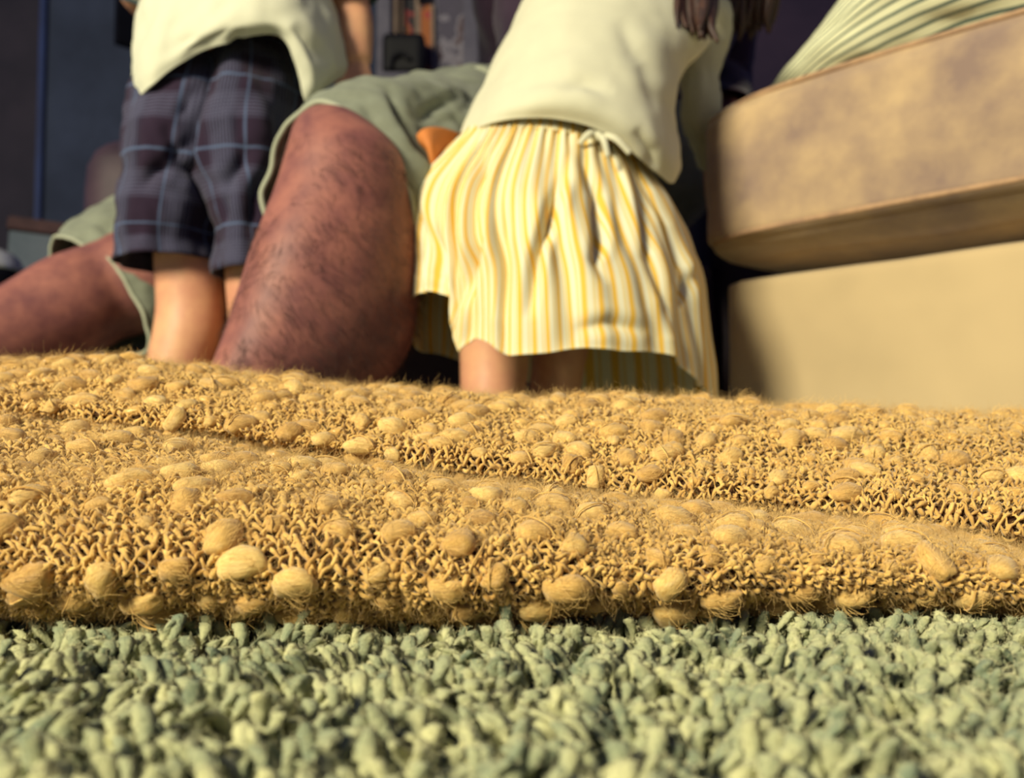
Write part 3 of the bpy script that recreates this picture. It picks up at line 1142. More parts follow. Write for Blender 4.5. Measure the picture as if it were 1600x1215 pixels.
G = tube([PEL - UP * .02, PEL + UP * .08, (PEL + CHEST) / 2, CHEST, NECK - UP * .06, NECK - UP * .005], [.20, .195, .19, .215, .15, .075], [.145, .15, .138, .148, .105, .075], nv=50, nu=70, up=(0, 1, .05))
cloth('shirt', wrinkle(G, (9, 9, 14), .014, 31), M['dark_shirt'], man)
for sx, el, wr in ((-1, np.array([.0, 1.86, .76]), np.array([.02, 1.72, .58])), (1, np.array([.40, 1.82, .76]), np.array([.38, 1.66, .62]))):
    sh = NECK + np.array([sx * .19, .0, -.06])
    G = tube([NECK + np.array([sx * .10, 0, -.07]), sh, (sh + el) / 2, el, (el + wr) / 2, wr * .9 + el * .1], [.075, .08, .070, .062, .056, .048], nv=40, nu=36, up=(.2, 1, .3))
    cloth('shirt_sleeve', wrinkle(G, (12, 12, 12), .012, 41 + sx), M['dark_shirt'], man)

# near leg of the khaki shorts; its opening faces the camera
def ring_from(pts):
    return [P(*p) for p in pts]


MZ = .06


def ring_from_m(pts):
    return [P(x, y, Z + MZ) for x, y, Z in pts]


near_rings = [
    ring_from_m([(414, 335, 1.03), (409, 300, 1.03), (425, 262, 1.03), (432, 225, 1.025), (455, 188, 1.015), (498, 158, 1.0), (545, 178, .985), (590, 220, .975), (625, 272, .97), (646, 325, .975), (640, 390, .99), (590, 430, 1.01), (500, 430, 1.03), (440, 390, 1.035)]),
    ring_from_m([(424, 335, 1.06), (420, 292, 1.06), (436, 250, 1.055), (448, 212, 1.05), (478, 170, 1.04), (520, 142, 1.02), (575, 158, 1.0), (618, 205, .99), (648, 258, .99), (668, 320, 1.0), (662, 390, 1.02), (610, 425, 1.05), (520, 420, 1.07), (455, 385, 1.07)]),
    ring_from_m([(450, 320, 1.12), (448, 275, 1.12), (462, 225, 1.11), (490, 180, 1.1), (525, 145, 1.08), (575, 128, 1.06), (630, 142, 1.04), (668, 190, 1.04), (700, 250, 1.05), (716, 310, 1.06), (705, 380, 1.08), (650, 405, 1.1), (560, 400, 1.12), (485, 370, 1.13)]),
    ring_from_m([(500, 300, 1.22), (500, 250, 1.22), (520, 200, 1.21), (555, 155, 1.2), (600, 130, 1.18), (650, 120, 1.16), (705, 135, 1.15), (745, 180, 1.15), (770, 240, 1.16), (780, 300, 1.18), (765, 350, 1.2), (710, 375, 1.21), (620, 370, 1.22), (540, 345, 1.23)]),
    ring_from_m([(560, 290, 1.36), (562, 240, 1.36), (585, 185, 1.35), (620, 140, 1.34), (665, 118, 1.32), (715, 112, 1.31), (775, 130, 1.30), (815, 170, 1.30), (840, 230, 1.31), (845, 290, 1.33), (820, 335, 1.35), (760, 350, 1.36), (680, 345, 1.37), (600, 325, 1.37)]),
    ring_from_m([(640, 280, 1.50), (645, 230, 1.50), (665, 180, 1.49), (695, 140, 1.48), (730, 110, 1.46), (780, 104, 1.45), (850, 118, 1.44), (900, 160, 1.44), (930, 220, 1.45), (930, 280, 1.47), (900, 320, 1.49), (840, 335, 1.5), (760, 330, 1.51), (680, 310, 1.51)]),
]
G = net(near_rings, 90, 120)
px, py = proj(G)
N = grid_normals(G)
sgn = 1.0 if (N[45, 30] @ (G[45, 30] - G[45].mean(0))) > 0 else -1.0


def crease(G, N, px, py, line, width, depth):
    """press a soft crease, fading at both ends, along a polyline into the side of the cloth that faces the camera"""
    L = np.array(line, float)
    seg = np.linalg.norm(np.diff(L, axis=0), axis=1)
    cum = np.concatenate([[0], np.cumsum(seg)]) / seg.sum()
    best = np.full(px.shape, 1e9)
    along = np.zeros(px.shape)
    for k, (a, b) in enumerate(zip(L[:-1], L[1:])):
        d = b - a
        t = np.clip(((px - a[0]) * d[0] + (py - a[1]) * d[1]) / (d @ d), 0, 1)
        e = np.hypot(px - a[0] - t * d[0], py - a[1] - t * d[1])
        along = np.where(e < best, cum[k] + t * (cum[k + 1] - cum[k]), along)
        best = np.minimum(best, e)
    facing = np.clip((N * unit(CAM - G)).sum(-1) * 2.2 - .25, 0, 1)
    w = np.exp(-(best / width) ** 2) - .18 * np.exp(-((best - 2.2 * width) / width) ** 2)
    return -(w * facing * np.clip(np.sin(along * PI), 0, 1) ** .9) * depth


D = fbm(G, (14, 14, 20), 51.0, 3) * .011
vv = np.linspace(0, 1, 90)[:, None]
D = D * (.25 + .75 * np.clip(vv * 4, 0, 1))
for ln, w, dp in (([(600, 125), (622, 175), (652, 225), (695, 275)], 7, .014), ([(655, 190), (680, 165), (720, 148)], 8, .014), ([(720, 120), (735, 150), (725, 190)], 8, .009), ([(560, 150), (585, 190), (640, 260), (665, 320)], 9, .005), ([(700, 140), (735, 190)], 10, .006), ([(600, 140), (640, 210), (668, 250)], 5, .004)):
    D = D + crease(G, N * sgn, px, py, ln, w, dp)
shorts_n = G + N * sgn * D[..., None]
cloth('shorts_leg', shorts_n, M['khaki'], man, thick=.0035)
hem = shorts_n[0] + 0.0
hemG = tube(np.vstack([hem, hem[:1]]), [.0034] * 121, nv=241, nu=7, up=(.1, 1, .05))
cloth('shorts_hem', hemG, M['khaki_hem'], man, thick=0)
# stitched hem line a little inside
hemG = tube(np.vstack([shorts_n[9], shorts_n[9, :1]]) + 0.0, [.0012] * 121, nv=241, nu=5, up=(.1, 1, .05))
cloth('hem_stitching', hemG, M['khaki_hem'], man, thick=0)

# far leg of the shorts
far_rings = [
    ring_from([(78, 385, 1.44), (98, 372, 1.42), (125, 380, 1.39), (160, 398, 1.37), (190, 428, 1.355), (212, 465, 1.35), (228, 505, 1.35), (233, 545, 1.36), (205, 560, 1.39), (160, 545, 1.43), (110, 500, 1.46), (82, 440, 1.46)]),
    ring_from([(98, 372, 1.47), (115, 348, 1.45), (150, 348, 1.42), (195, 375, 1.39), (225, 410, 1.38), (245, 455, 1.375), (258, 500, 1.375), (262, 545, 1.385), (235, 560, 1.42), (185, 535, 1.46), (135, 485, 1.49), (104, 428, 1.49)]),
    ring_from([(140, 350, 1.52), (165, 310, 1.50), (205, 300, 1.47), (255, 318, 1.45), (290, 360, 1.44), (310, 410, 1.44), (322, 460, 1.44), (322, 510, 1.45), (290, 525, 1.48), (240, 500, 1.51), (185, 450, 1.54), (148, 400, 1.54)]),
    ring_from([(270, 300, 1.60), (295, 255, 1.58), (335, 235, 1.56), (390, 240, 1.54), (425, 280, 1.53), (445, 330, 1.53), (452, 385, 1.53), (450, 430, 1.54), (420, 445, 1.57), (370, 425, 1.60), (315, 385, 1.62), (278, 345, 1.62)]),
    ring_from([(470, 260, 1.68), (485, 210, 1.67), (520, 175, 1.66), (580, 165, 1.65), (630, 190, 1.64), (660, 240, 1.64), (672, 300, 1.64), (665, 350, 1.65), (630, 370, 1.67), (575, 360, 1.69), (515, 330, 1.70), (480, 295, 1.70)]),
    ring_from([(640, 250, 1.72), (650, 200, 1.72), (685, 160, 1.71), (740, 145, 1.71), (800, 165, 1.7), (840, 215, 1.7), (850, 275, 1.7), (840, 325, 1.71), (800, 345, 1.72), (740, 340, 1.73), (680, 315, 1.74), (645, 285, 1.74)]),
]
G = net(far_rings, 80, 100)
N = grid_normals(G)
sgn = 1.0 if (N[40, 20] @ (G[40, 20] - G[40].mean(0))) > 0 else -1.0
px, py = proj(G)
D = fbm(G, (16, 16, 16), 61.0, 3) * .008
D = D + crease(G, N * sgn, px, py, [(110, 348), (150, 350), (185, 372)], 7, .005) + crease(G, N * sgn, px, py, [(150, 395), (165, 365), (190, 350)], 6, .004)
G2 = G + N * sgn * D[..., None]
cloth('shorts_leg', G2, M['khaki'], man, thick=.0035)
hem = G2[0]
cloth('shorts_hem', tube(np.vstack([hem, hem[:1]]), [.003] * 101, nv=201, nu=7, up=(.1, 1, .05)), M['khaki_hem'], man, thick=0)
# seat of the shorts and the belt loop that sticks up at the waist
G = tube([PEL - UP * .10, PEL - UP * .05, PEL + UP * .03, PEL + UP * .085], [.14, .195, .20, .19], [.12, .155, .16, .15], nv=26, nu=60, up=(0, 1, .05))
cloth('shorts_seat', wrinkle(G, (12, 12, 16), .01, 71), M['khaki'], man, thick=.004)
G = tube([P(742, 150, 1.40), P(738, 128, 1.40), P(748, 112, 1.40), P(764, 122, 1.40), P(772, 142, 1.41)], [.010, .010, .009, .010, .010], [.004] * 5, nv=24, nu=12, up=(0, 1, .1))
cloth('pocket_flap', G, M['khaki_hem'], man, thick=0)

# dark hairs on the shin
def leg_hair():
    nv, nu = shin.shape[:2]
    N = grid_normals(shin)
    if (N[20, 30] @ np.array([0, -1, 0])) < 0:
        N = -N
    n = 9000
    fv = rng.uniform(.16, .86, n) * (nv - 1)
    fu = rng.uniform(0, 1, n) * nu
    i, j = fv.astype(int), fu.astype(int) % nu
    a, b = (fv - i)[:, None], (fu - fu.astype(int))[:, None]
    j2 = (j + 1) % nu
    p = shin[i, j] * (1 - a) * (1 - b) + shin[i + 1, j] * a * (1 - b) + shin[i, j2] * (1 - a) * b + shin[i + 1, j2] * a * b
    nn = unit(N[i, j])
    keep = (nn @ np.array([-.1, -1, 0])) > -.35
    p, nn = p[keep], nn[keep]
    m = len(p)
    # hairs sweep down and outwards from the shin bone
    sw = np.array([fbm(p, (22, 22, 22), 81.0, 2), fbm(p, (22, 22, 22), 91.0, 2)]).T
    d = unit(np.stack([.35 + sw[:, 0] * 1.3, np.zeros(m), -.9 + sw[:, 1] * .9], 1) + nn * .28 + rng.normal(0, .25, (m, 3)))
    d2 = unit(d + np.array([0, 0, -.5]) + rng.normal(0, .3, (m, 3)) - nn * .15)
    L = rng.uniform(.009, .022, m)[:, None]
    hairs('leg_hair', p - nn * .001, np.stack([d * L * .5, d * L * .5 + d2 * L * .5], 1), .00016, M['leg_hair'], man, .3)


leg_hair()

# ------------------------------------------------------------------ the boy
boy = thing('person', 'small child in white t-shirt and navy plaid shorts standing with back turned', 'person', (-.40, 1.3, 0.0))
b = []
legL = rings_px([(238, 300, 342, 300, 1.30, .052), (242, 380, 346, 380, 1.30, .050), (244, 430, 350, 428, 1.30, .048), (246, 480, 352, 476, 1.30, .047), (241, 520, 347, 520, 1.295, .047),
                 (232, 560, 333, 560, 1.29, .045), (226, 600, 318, 600, 1.285, .042), (226, 650, 300, 650, 1.28, .034), (232, 710, 288, 710, 1.28, .028), (230, 740, 290, 740, 1.28, .028)], 46, 30)
b.append(legL)
legR = rings_px([(352, 300, 456, 300, 1.27, .052), (352, 380, 452, 380, 1.27, .050), (354, 440, 450, 440, 1.27, .047), (358, 490, 450, 490, 1.27, .046), (362, 540, 450, 540, 1.27, .045),
                 (368, 600, 446, 600, 1.27, .04), (374, 660, 436, 660, 1.27, .031), (378, 710, 430, 710, 1.27, .027), (376, 742, 432, 742, 1.27, .027)], 46, 30)
b.append(legR)
for px_, Z in ((260, 1.28), (404, 1.27)):
    q = P(px_, 740, Z)
    b += foot((q[0], q[1], 0), (0, 1, 0), .15)
bp = P(340, 235, 1.31)
bw = P(345, 110, 1.31)
bc = P(358, -110, 1.33)
bn = P(368, -215, 1.35)
b.append(tube([bp - UP * .06, bp, bw, (bw + bc) / 2, bc, bn, bn + UP * .03], [.07, .088, .085, .095, .105, .055, .035], [.055, .072, .07, .075, .08, .05, .035], nv=30, up=(0, 1, .05)))
bh = bn + np.array([.02, .05, .125])
hb, BR = head(bh, .195, (.35, .9, -.25))
b += hb
b.append(tube([bn - UP * .03, bh - UP * .03], [.036, .036], nv=8))
# right arm reaches down to the man's thigh
sh = P(480, -160, 1.33)
el = P(548, 10, 1.335)
wr = P(560, 98, 1.315)
b.append(tube([P(430, -165, 1.34), sh, (sh + el) / 2, el, (el + wr) / 2, wr], [.035, .036, .030, .027, .026, .019], nv=26, up=(.1, 1, .1)))
b += hand(wr, (.10, -.25, -.9), (0.2, -1, .1), .105, .35, 1)
sh2 = P(252, -160, 1.34)
el2 = P(210, -20, 1.45)
wr2 = P(255, 40, 1.55)
b.append(tube([P(300, -165, 1.34), sh2, (sh2 + el2) / 2, el2, (el2 + wr2) / 2, wr2], [.035, .036, .030, .027, .025, .019], nv=26, up=(.1, 1, .1)))
b += hand(wr2, (.2, .8, -.3), (0, .3, -1), .105, .35, -1)
body('body', b, .0043, M['skin_kid'], boy, 5)
face_parts(bh, .195, BR, boy, M['hair_brown'])
hair_cap(bh, .195, BR, boy, M['hair_brown'])

# plaid shorts: two legs that share the seat seam
def shorts_leg(rows, seed, uoff, lines):
    G = rings_px(rows, 90, 90)
    # back hem a bit higher than the sides, uneven
    N = grid_normals(G)
    sgn = 1.0 if (N[45, 60] @ np.array([0, -1, 0])) > 0 else -1.0
    px, py = proj(G)
    v = np.linspace(0, 1, 90)[:, None]
    D = fbm(G, (20, 20, 13), seed, 3) * .010
    th = np.arange(90) * 2 * PI / 90
    D = D + np.clip(1 - v * 7, 0, 1) * .0035 * np.sin(th * 22)[None]
    for ln, w, dp in lines:
        D = D + crease(G, N * sgn, px, py, ln, w, dp)
    G = G + N * sgn * D[..., None]
    o = cloth('shorts_leg', G, M['plaid'], boy, thick=.003)
    uv = o.data.uv_layers[0].data
    arr = np.empty(len(uv) * 2, np.float32)
    uv.foreach_get('uv', arr)
    arr = arr.reshape(-1, 2) * np.array([.43, .33]) + np.array([uoff, 0])
    uv.foreach_set('uv', arr.astype(np.float32).ravel())
    return G


GL = shorts_leg([(238, 84, 408, 90, 1.31, .070), (226, 118, 402, 120, 1.31, .084), (216, 160, 400, 168, 1.31, .102), (208, 215, 392, 225, 1.31, .115), (203, 270, 374, 280, 1.30, .105), (197, 330, 350, 338, 1.30, .094),
                 (190, 380, 343, 382, 1.30, .088), (188, 414, 348, 412, 1.30, .088)], 101, .0,
                [([(300, 215), (275, 240), (232, 262)], 10, .010), ([(345, 300), (300, 270), (262, 230)], 10, .012), ([(215, 300), (240, 268), (275, 262), (300, 280)], 9, .012), ([(262, 190), (270, 240)], 7, .006), ([(310, 130), (275, 190)], 7, .007), ([(330, 330), (310, 290), (318, 240)], 8, .009)])
GR = shorts_leg([(320, 90, 460, 82, 1.31, .070), (326, 118, 469, 112, 1.31, .084), (332, 165, 476, 160, 1.305, .11), (310, 220, 478, 215, 1.30, .110), (312, 270, 474, 270, 1.295, .102), (330, 330, 468, 330, 1.285, .092),
                 (343, 385, 462, 385, 1.275, .085), (346, 434, 458, 430, 1.275, .083)], 131, .12,
                [([(345, 300), (375, 260), (392, 220)], 10, .013), ([(420, 250), (400, 300), (392, 370)], 9, .009), ([(430, 170), (440, 240), (420, 300)], 9, .008), ([(352, 350), (350, 300)], 7, .01)])
G = rings_px([(236, 84, 462, 80, 1.31, .076), (234, 92, 464, 90, 1.31, .080), (230, 104, 466, 102, 1.31, .085), (226, 116, 468, 114, 1.31, .090)], 16, 200)
th = np.arange(200) * 2 * PI / 200
cen = G.mean(1, keepdims=True)
G = cen + (G - cen) * (1.015 + .010 * np.sin(th * 52) + .006 * np.sin(th * 37 + 1))[None, :, None]
o = cloth('waistband', G, M['plaid'], boy, thick=.003, uv=(.62, .04))

# white t-shirt, its hem rucked up in the middle of the back
hem = [(213, 132, 1.31), (217, 150, 1.235), (234, 136, 1.198), (268, 108, 1.188), (318, 80, 1.185), (352, 66, 1.18), (402, 54, 1.18), (438, 60, 1.185), (457, 86, 1.19), (470, 126, 1.20), (480, 163, 1.215),
       (505, 136, 1.25), (532, 120, 1.29), (546, 100, 1.34), (520, 90, 1.43), (420, 70, 1.46), (300, 80, 1.45), (225, 110, 1.39)]
h1 = [(209, 112, 1.31), (214, 118, 1.232), (234, 100, 1.190), (270, 78, 1.18), (318, 54, 1.168), (352, 42, 1.163), (402, 32, 1.163), (440, 36, 1.168), (466, 58, 1.175), (486, 90, 1.185), (500, 118, 1.205),
      (520, 105, 1.24), (538, 92, 1.285), (543, 80, 1.34), (520, 60, 1.43), (420, 40, 1.46), (300, 50, 1.45), (222, 80, 1.39)]
h2 = [(214, 60, 1.32), (222, 58, 1.238), (244, 40, 1.195), (280, 20, 1.185), (320, 4, 1.172), (354, -4, 1.168), (402, -10, 1.168), (440, -5, 1.175), (468, 10, 1.185), (488, 30, 1.2), (504, 48, 1.22),
      (518, 45, 1.25), (528, 38, 1.29), (530, 30, 1.34), (510, 10, 1.43), (420, -10, 1.46), (310, -5, 1.45), (232, 30, 1.39)]
h3 = [(222, -20, 1.33), (232, -25, 1.275), (256, -35, 1.235), (288, -45, 1.21), (324, -52, 1.2), (356, -56, 1.195), (398, -56, 1.195), (432, -50, 1.2), (456, -42, 1.21), (474, -32, 1.225), (488, -25, 1.245),
      (498, -25, 1.27), (504, -25, 1.3), (505, -30, 1.34), (490, -40, 1.42), (410, -55, 1.45), (320, -50, 1.44), (242, -30, 1.39)]
h4 = [(x + (365 - x) * .12, y - 100 + .0 * y, Z + .03) for x, y, Z in h3]
h5 = [(x + (365 - x) * .62, -208, Z + (1.36 - Z) * .55) for x, y, Z in h3]
G = net([ring_from(r) for r in (hem, h1, h2, h3, h4, h5)], 110, 150)
N = grid_normals(G)
sgn = 1.0 if (N[50, 45] @ np.array([0, -1, 0])) > 0 else -1.0
px, py = proj(G)
D = fbm(G, (11, 11, 11), 141.0, 3) * .008
for ln, w, dp in (([(285, 85), (330, 62), (370, 40)], 7, .005), ([(360, 66), (380, 45)], 6, .006), ([(425, 58), (445, 80), (460, 130)], 8, .006), ([(455, 40), (490, 75), (515, 100)], 12, .008), ([(270, 70), (310, 52)], 9, .004)):
    D = D + crease(G, N * sgn, px, py, ln, w, dp)
G = G + N * sgn * D[..., None]
cloth('t_shirt', G, M['white_tee'], boy, thick=.003)
for a_, e_, seed in ((sh, el, 151), (sh2, el2, 161)):
    mid = a_ * .08 + e_ * .92
    G = tube([a_ + (bc - a_) * .25, a_, (a_ + e_) / 2, mid], [.052, .058, .054, .050], nv=34, nu=44, up=(.1, 1, .1))
    G = wrinkle(G, (18, 18, 18), .008, seed)
    cloth('sleeve', G, M['white_tee'], boy, thick=.003)
    cloth('cuff', tube(np.vstack([G[-1], G[-1, :1]]), [.0045] * 45, nv=90, nu=8, up=(.1, .3, 1)), M['piping'], boy, thick=0)

# ------------------------------------------------------------------ the girl
P_room, rings_room, ring_room = P, rings_px, ring_from
GZ = -.12                       # she stands this much nearer than the first estimate


def P(px, py, Z):
    return P_room(px, py, Z + GZ)


def rings_px(rows, nv, nu):
    return rings_room([(a_, b_, c_, d_, Z + GZ, e_) for a_, b_, c_, d_, Z, e_ in rows], nv, nu)


def ring_from(pts):
    return [P(*p) for p in pts]


girl = thing('person', 'small child in a cream top and yellow striped skirt bending over the sofa end', 'person', (.02, 1.2, 0.0))
g = []
gl = rings_px([(712, 300, 840, 300, 1.2, .06), (714, 420, 832, 420, 1.2, .05), (716, 520, 828, 520, 1.2, .044), (718, 570, 826, 570, 1.2, .043), (720, 620, 820, 620, 1.195, .042), (728, 670, 808, 670, 1.19, .036), (738, 720, 798, 720, 1.19, .027), (738, 752, 800, 752, 1.19, .027)], 40, 28)
gr = rings_px([(840, 300, 960, 300, 1.23, .06), (838, 420, 940, 420, 1.24, .05), (832, 520, 925, 520, 1.25, .044), (830, 570, 915, 570, 1.26, .043), (826, 620, 905, 620, 1.27, .04), (826, 670, 892, 670, 1.28, .034), (832, 720, 884, 720, 1.28, .027), (832, 745, 886, 745, 1.28, .027)], 40, 28)
g += [gl, gr]
for px_, py_, Z in ((768, 750, 1.19), (858, 745, 1.28)):
    q = P(px_, py_, Z)
    g += foot((q[0], q[1], 0), (.25, 1, 0), .14)
gp = P(838, 290, 1.22)
gw = P(868, 205, 1.22)
gm = P(925, 95, 1.27)
gc = P(975, -15, 1.35)
gn = P(1040, -85, 1.41)
g.append(tube([gp - UP * .05, gp, gw, gm, gc, gn], [.07, .095, .085, .085, .075, .036], [.06, .08, .068, .066, .055, .036], nv=30, up=(.1, 1, .15)))
gh = P(1120, -140, 1.45)
hb, GRt = head(gh, .19, (.6, .65, -.45), up=(.25, .1, .95))
g += hb
g.append(tube([gc, gn, gh - UP * .02], [.06, .036, .036], nv=12))
sh = P(1092, 20, 1.38)
el = P(1096, 165, 1.40)
wr = P(1112, 262, 1.50)
g.append(tube([gc, sh, (sh + el) / 2, el, (el + wr) / 2, wr], [.03, .024, .021, .019, .018, .015], nv=26, up=(.1, 1, .1)))
g += hand(wr, (.1, .5, -.8), (1, .2, .1), .10, .3, -1)
sh2 = P(890, -75, 1.36)
el2 = P(880, -30, 1.52)
wr2 = P(960, -40, 1.60)
g.append(tube([gc, sh2, (sh2 + el2) / 2, el2, (el2 + wr2) / 2, wr2], [.05, .036, .03, .026, .024, .018], nv=26, up=(.1, .3, 1)))
g += hand(wr2, (.8, .5, -.2), (0, 0, -1), .10, .3, 1)
body('body', g, .0043, M['skin_kid'], girl, 5)
face_parts(gh, .19, GRt, girl, M['hair_brown'])
hair_cap(gh, .19, GRt, girl, M['hair_brown'], .2)
# long hair falling forward over the shoulder
def locks():
    V, Fs, n = [], [], 0
    r = np.random.default_rng(5)
    for k in range(52):
        a = r.uniform(0, 1)
        root = gh + np.array([(a - .5) * .15, -.06 + r.uniform(-.03, .03), r.uniform(-.02, .05)])
        tip = P(1062 + a * 135 + r.normal(0, 6), 22 + 42 * math.sin(.15 + a * PI * .85) ** .5 * r.uniform(.5, 1.2), (1.215 if a < .36 else 1.39) + r.uniform(-.01, .02))
        m = (root + tip) / 2 + np.array([r.normal(0, .008), -.02, .02])
        rr = r.uniform(.006, .011)
        G = tube([root, m, tip * .75 + m * .25 + r.normal(0, .004, 3), tip], [rr, rr, rr * .8, .0015], nv=22, nu=7)
        v, f, _ = grid_data(G, True, True)
        V.append(v)
        Fs += [[i + n for i in q] for q in f]
        n += len(v)
    return mesh_obj('long_hair', np.vstack(V), Fs, M['hair_brown'], girl)


locks()

# striped skirt
hem_f = [(637, 500), (646, 464), (668, 455), (694, 463), (702, 490), (706, 520), (722, 550), (738, 529), (765, 536), (792, 554), (850, 552), (905, 543), (970, 549), (1035, 553), (1070, 578), (1095, 604), (1117, 626)]
hem_b = [(1116, 628), (1060, 628), (960, 618), (840, 600), (730, 566), (682, 552), (648, 545)]
fr = np.array([0, .02, .055, .10, .135, .155, .18, .215, .265, .325, .44, .55, .69, .81, .88, .94, 1.0])
fb = np.array([.985, .86, .66, .42, .2, .1, .02])


def skirt_ring(L, R, Zc, D, ybow, yb, Lz=0, Rz=0):
    out = []
    for f in fr:
        e = math.sqrt(max(0, 1 - (2 * f - 1) ** 2))
        out.append(P(L[0] + (R[0] - L[0]) * f, L[1] + (R[1] - L[1]) * f + ybow * e, Zc + Lz * (1 - f) + Rz * f - D * e))
    for f in fb:
        e = math.sqrt(max(0, 1 - (2 * f - 1) ** 2))
        out.append(P(L[0] + (R[0] - L[0]) * f, L[1] + (R[1] - L[1]) * f + yb * e, Zc + Lz * (1 - f) + Rz * f + D * e))
    return out


def hem_ring(Zc, D):
    out = []
    for (x, y), f in zip(hem_f, fr):
        e = math.sqrt(max(0, 1 - (2 * f - 1) ** 2))
        out.append(P(x, y, Zc - D * e))
    for (x, y), f in zip(hem_b, fb):
        e = math.sqrt(max(0, 1 - (2 * f - 1) ** 2))
        out.append(P(x, y, Zc + D * e))
    return out


rings = [skirt_ring((732, 208), (1003, 250), 1.22, .095, -32, 10),
         skirt_ring((706, 232), (1020, 276), 1.22, .12, -22, 10),
         skirt_ring((655, 285), (1056, 325), 1.215, .15, -5, 10),
         skirt_ring((640, 345), (1082, 378), 1.21, .165, 5, 8),
         skirt_ring((641, 408), (1104, 440), 1.205, .17, 0, 20)]
h = np.array(hem_ring(1.20, .175))
r4 = np.array(rings[-1])
rings.append(r4 * .5 + h * .5 + np.array([0, -.003, 0]))
rings.append(r4 * .12 + h * .88)
rings.append(h)
NU, NV = 320, 96
G = net(rings, NV, NU)
N = grid_normals(G)
sgn = 1.0 if (N[45, int(NU * .4)] @ np.array([0, -1, 0])) > 0 else -1.0
px, py = proj(G)
v = np.linspace(0, 1, NV)[:, None]
u = (np.arange(NU) / NU)[None]
n1 = fbm(np.stack([np.cos(u * 2 * PI) * 3.0 + 0 * v, np.sin(u * 2 * PI) * 3.0 + 0 * v, v * .8 + 0 * u], -1), 1.0, 171.0, 2)
D = .0038 * np.sin(u * 2 * PI * 44 + 3 * n1) * np.exp(-v * 7)
D = D + (.0060 * np.sin(u * 2 * PI * 13 + 3.0 * n1) + .0022 * np.sin(u * 2 * PI * 24 + 4 * n1)) * np.clip(v * 2.6, 0, 1) * np.clip(1.25 - v * .75, .45, 1)
D = D + fbm(G, (13, 13, 7), 181.0, 2) * .006 * np.clip(v * 3, 0, 1)
for ln, w, dp in (([(757, 232), (752, 300), (746, 380), (725, 455), (705, 520)], 9, .014), ([(884, 238), (880, 275), (858, 340), (840, 400), (826, 500)], 8, .014), ([(905, 240), (935, 300), (936, 370), (928, 410), (945, 445)], 9, .014),
                  ([(990, 255), (1000, 320), (1012, 400), (1034, 470), (1040, 530)], 10, .016), ([(1020, 300), (1050, 350), (1068, 420)], 7, .012), ([(1096, 402), (1075, 440), (1060, 480)], 7, .012), ([(650, 300), (668, 370), (690, 440), (704, 500)], 10, .014),
                  ([(895, 515), (950, 505), (1010, 520)], 10, .006), ([(812, 300), (790, 370), (780, 500)], 14, .008)):
    D = D + crease(G, N * sgn, px, py, ln, w, dp)
G = G + N * sgn * D[..., None]
cloth('skirt', G, M['stripes'], girl, thick=.0016, uv=(68, 1))
# gathered waistband and its tied knot
G = net([skirt_ring((736, 200), (1001, 243), 1.22, .094, -33, 10), skirt_ring((733, 207), (1003, 250), 1.22, .098, -32, 10), skirt_ring((730, 214), (1007, 257), 1.22, .10, -31, 10)], 12, 300)
cen = G.mean(1, keepdims=True)
th = np.arange(300) * 2 * PI / 300
G = cen + (G - cen) * (1.012 + .007 * np.sin(th * 60))[None, :, None]
cloth('waistband', G, M['stripes'], girl, thick=.003, uv=(46, 1))
kn = P(935, 210, 1.115)
Vk, fk, _ = grid_data(wrinkle(ellipsoid(kn, (.008, .007, .007), nv=16, nu=20), (160, 160, 160), .004, 191), True, True)
mesh_obj('waist_knot', Vk, fk, M['cream_tee'], girl)
for tip, nm in ((P(985, 240, 1.105), 0), (P(950, 245, 1.10), 1), (P(905, 225, 1.112), 2)):
    Gk = tube([kn, (kn + tip) / 2 + np.array([0, -.006, .004]), tip], [.0028, .0034, .003], [.0018] * 3, nv=16, nu=10, up=(0, 1, .1))
    Vk, fk, _ = grid_data(Gk, True, True)
    mesh_obj('waist_tie', Vk, fk, M['cream_tee'], girl)

# cream top
hem_t = [(722, 207, 1.23), (742, 201, 1.17), (772, 192, 1.135), (810, 185, 1.118), (856, 184, 1.11), (905, 192, 1.108), (942, 206, 1.11), (975, 226, 1.118), (1002, 250, 1.13), (1030, 274, 1.15), (1050, 286, 1.17), (1062, 262, 1.21), (1052, 230, 1.28), (990, 200, 1.33), (880, 185, 1.34), (780, 195, 1.31)]
t1 = [(733, 180, 1.235), (752, 172, 1.17), (784, 162, 1.13), (822, 155, 1.11), (866, 152, 1.10), (914, 158, 1.097), (952, 170, 1.10), (988, 190, 1.108), (1018, 214, 1.12), (1042, 238, 1.145), (1056, 248, 1.17), (1058, 225, 1.22), (1044, 195, 1.29), (990, 165, 1.345), (880, 152, 1.355), (785, 165, 1.32)]
t2 = [(760, 122, 1.25), (780, 112, 1.19), (812, 102, 1.155), (850, 96, 1.135), (892, 94, 1.125), (935, 100, 1.125), (972, 110, 1.13), (1006, 128, 1.14), (1028, 150, 1.155), (1042, 172, 1.18), (1048, 178, 1.205), (1050, 160, 1.25), (1035, 135, 1.31), (985, 110, 1.37), (885, 95, 1.38), (800, 105, 1.34)]
t3 = [(792, 56, 1.275), (812, 44, 1.22), (845, 34, 1.19), (882, 28, 1.175), (920, 28, 1.168), (958, 34, 1.168), (994, 44, 1.172), (1026, 62, 1.18), (1046, 84, 1.195), (1062, 104, 1.22), (1068, 108, 1.245), (1068, 95, 1.28), (1055, 75, 1.34), (1000, 50, 1.40), (905, 35, 1.41), (830, 40, 1.37)]
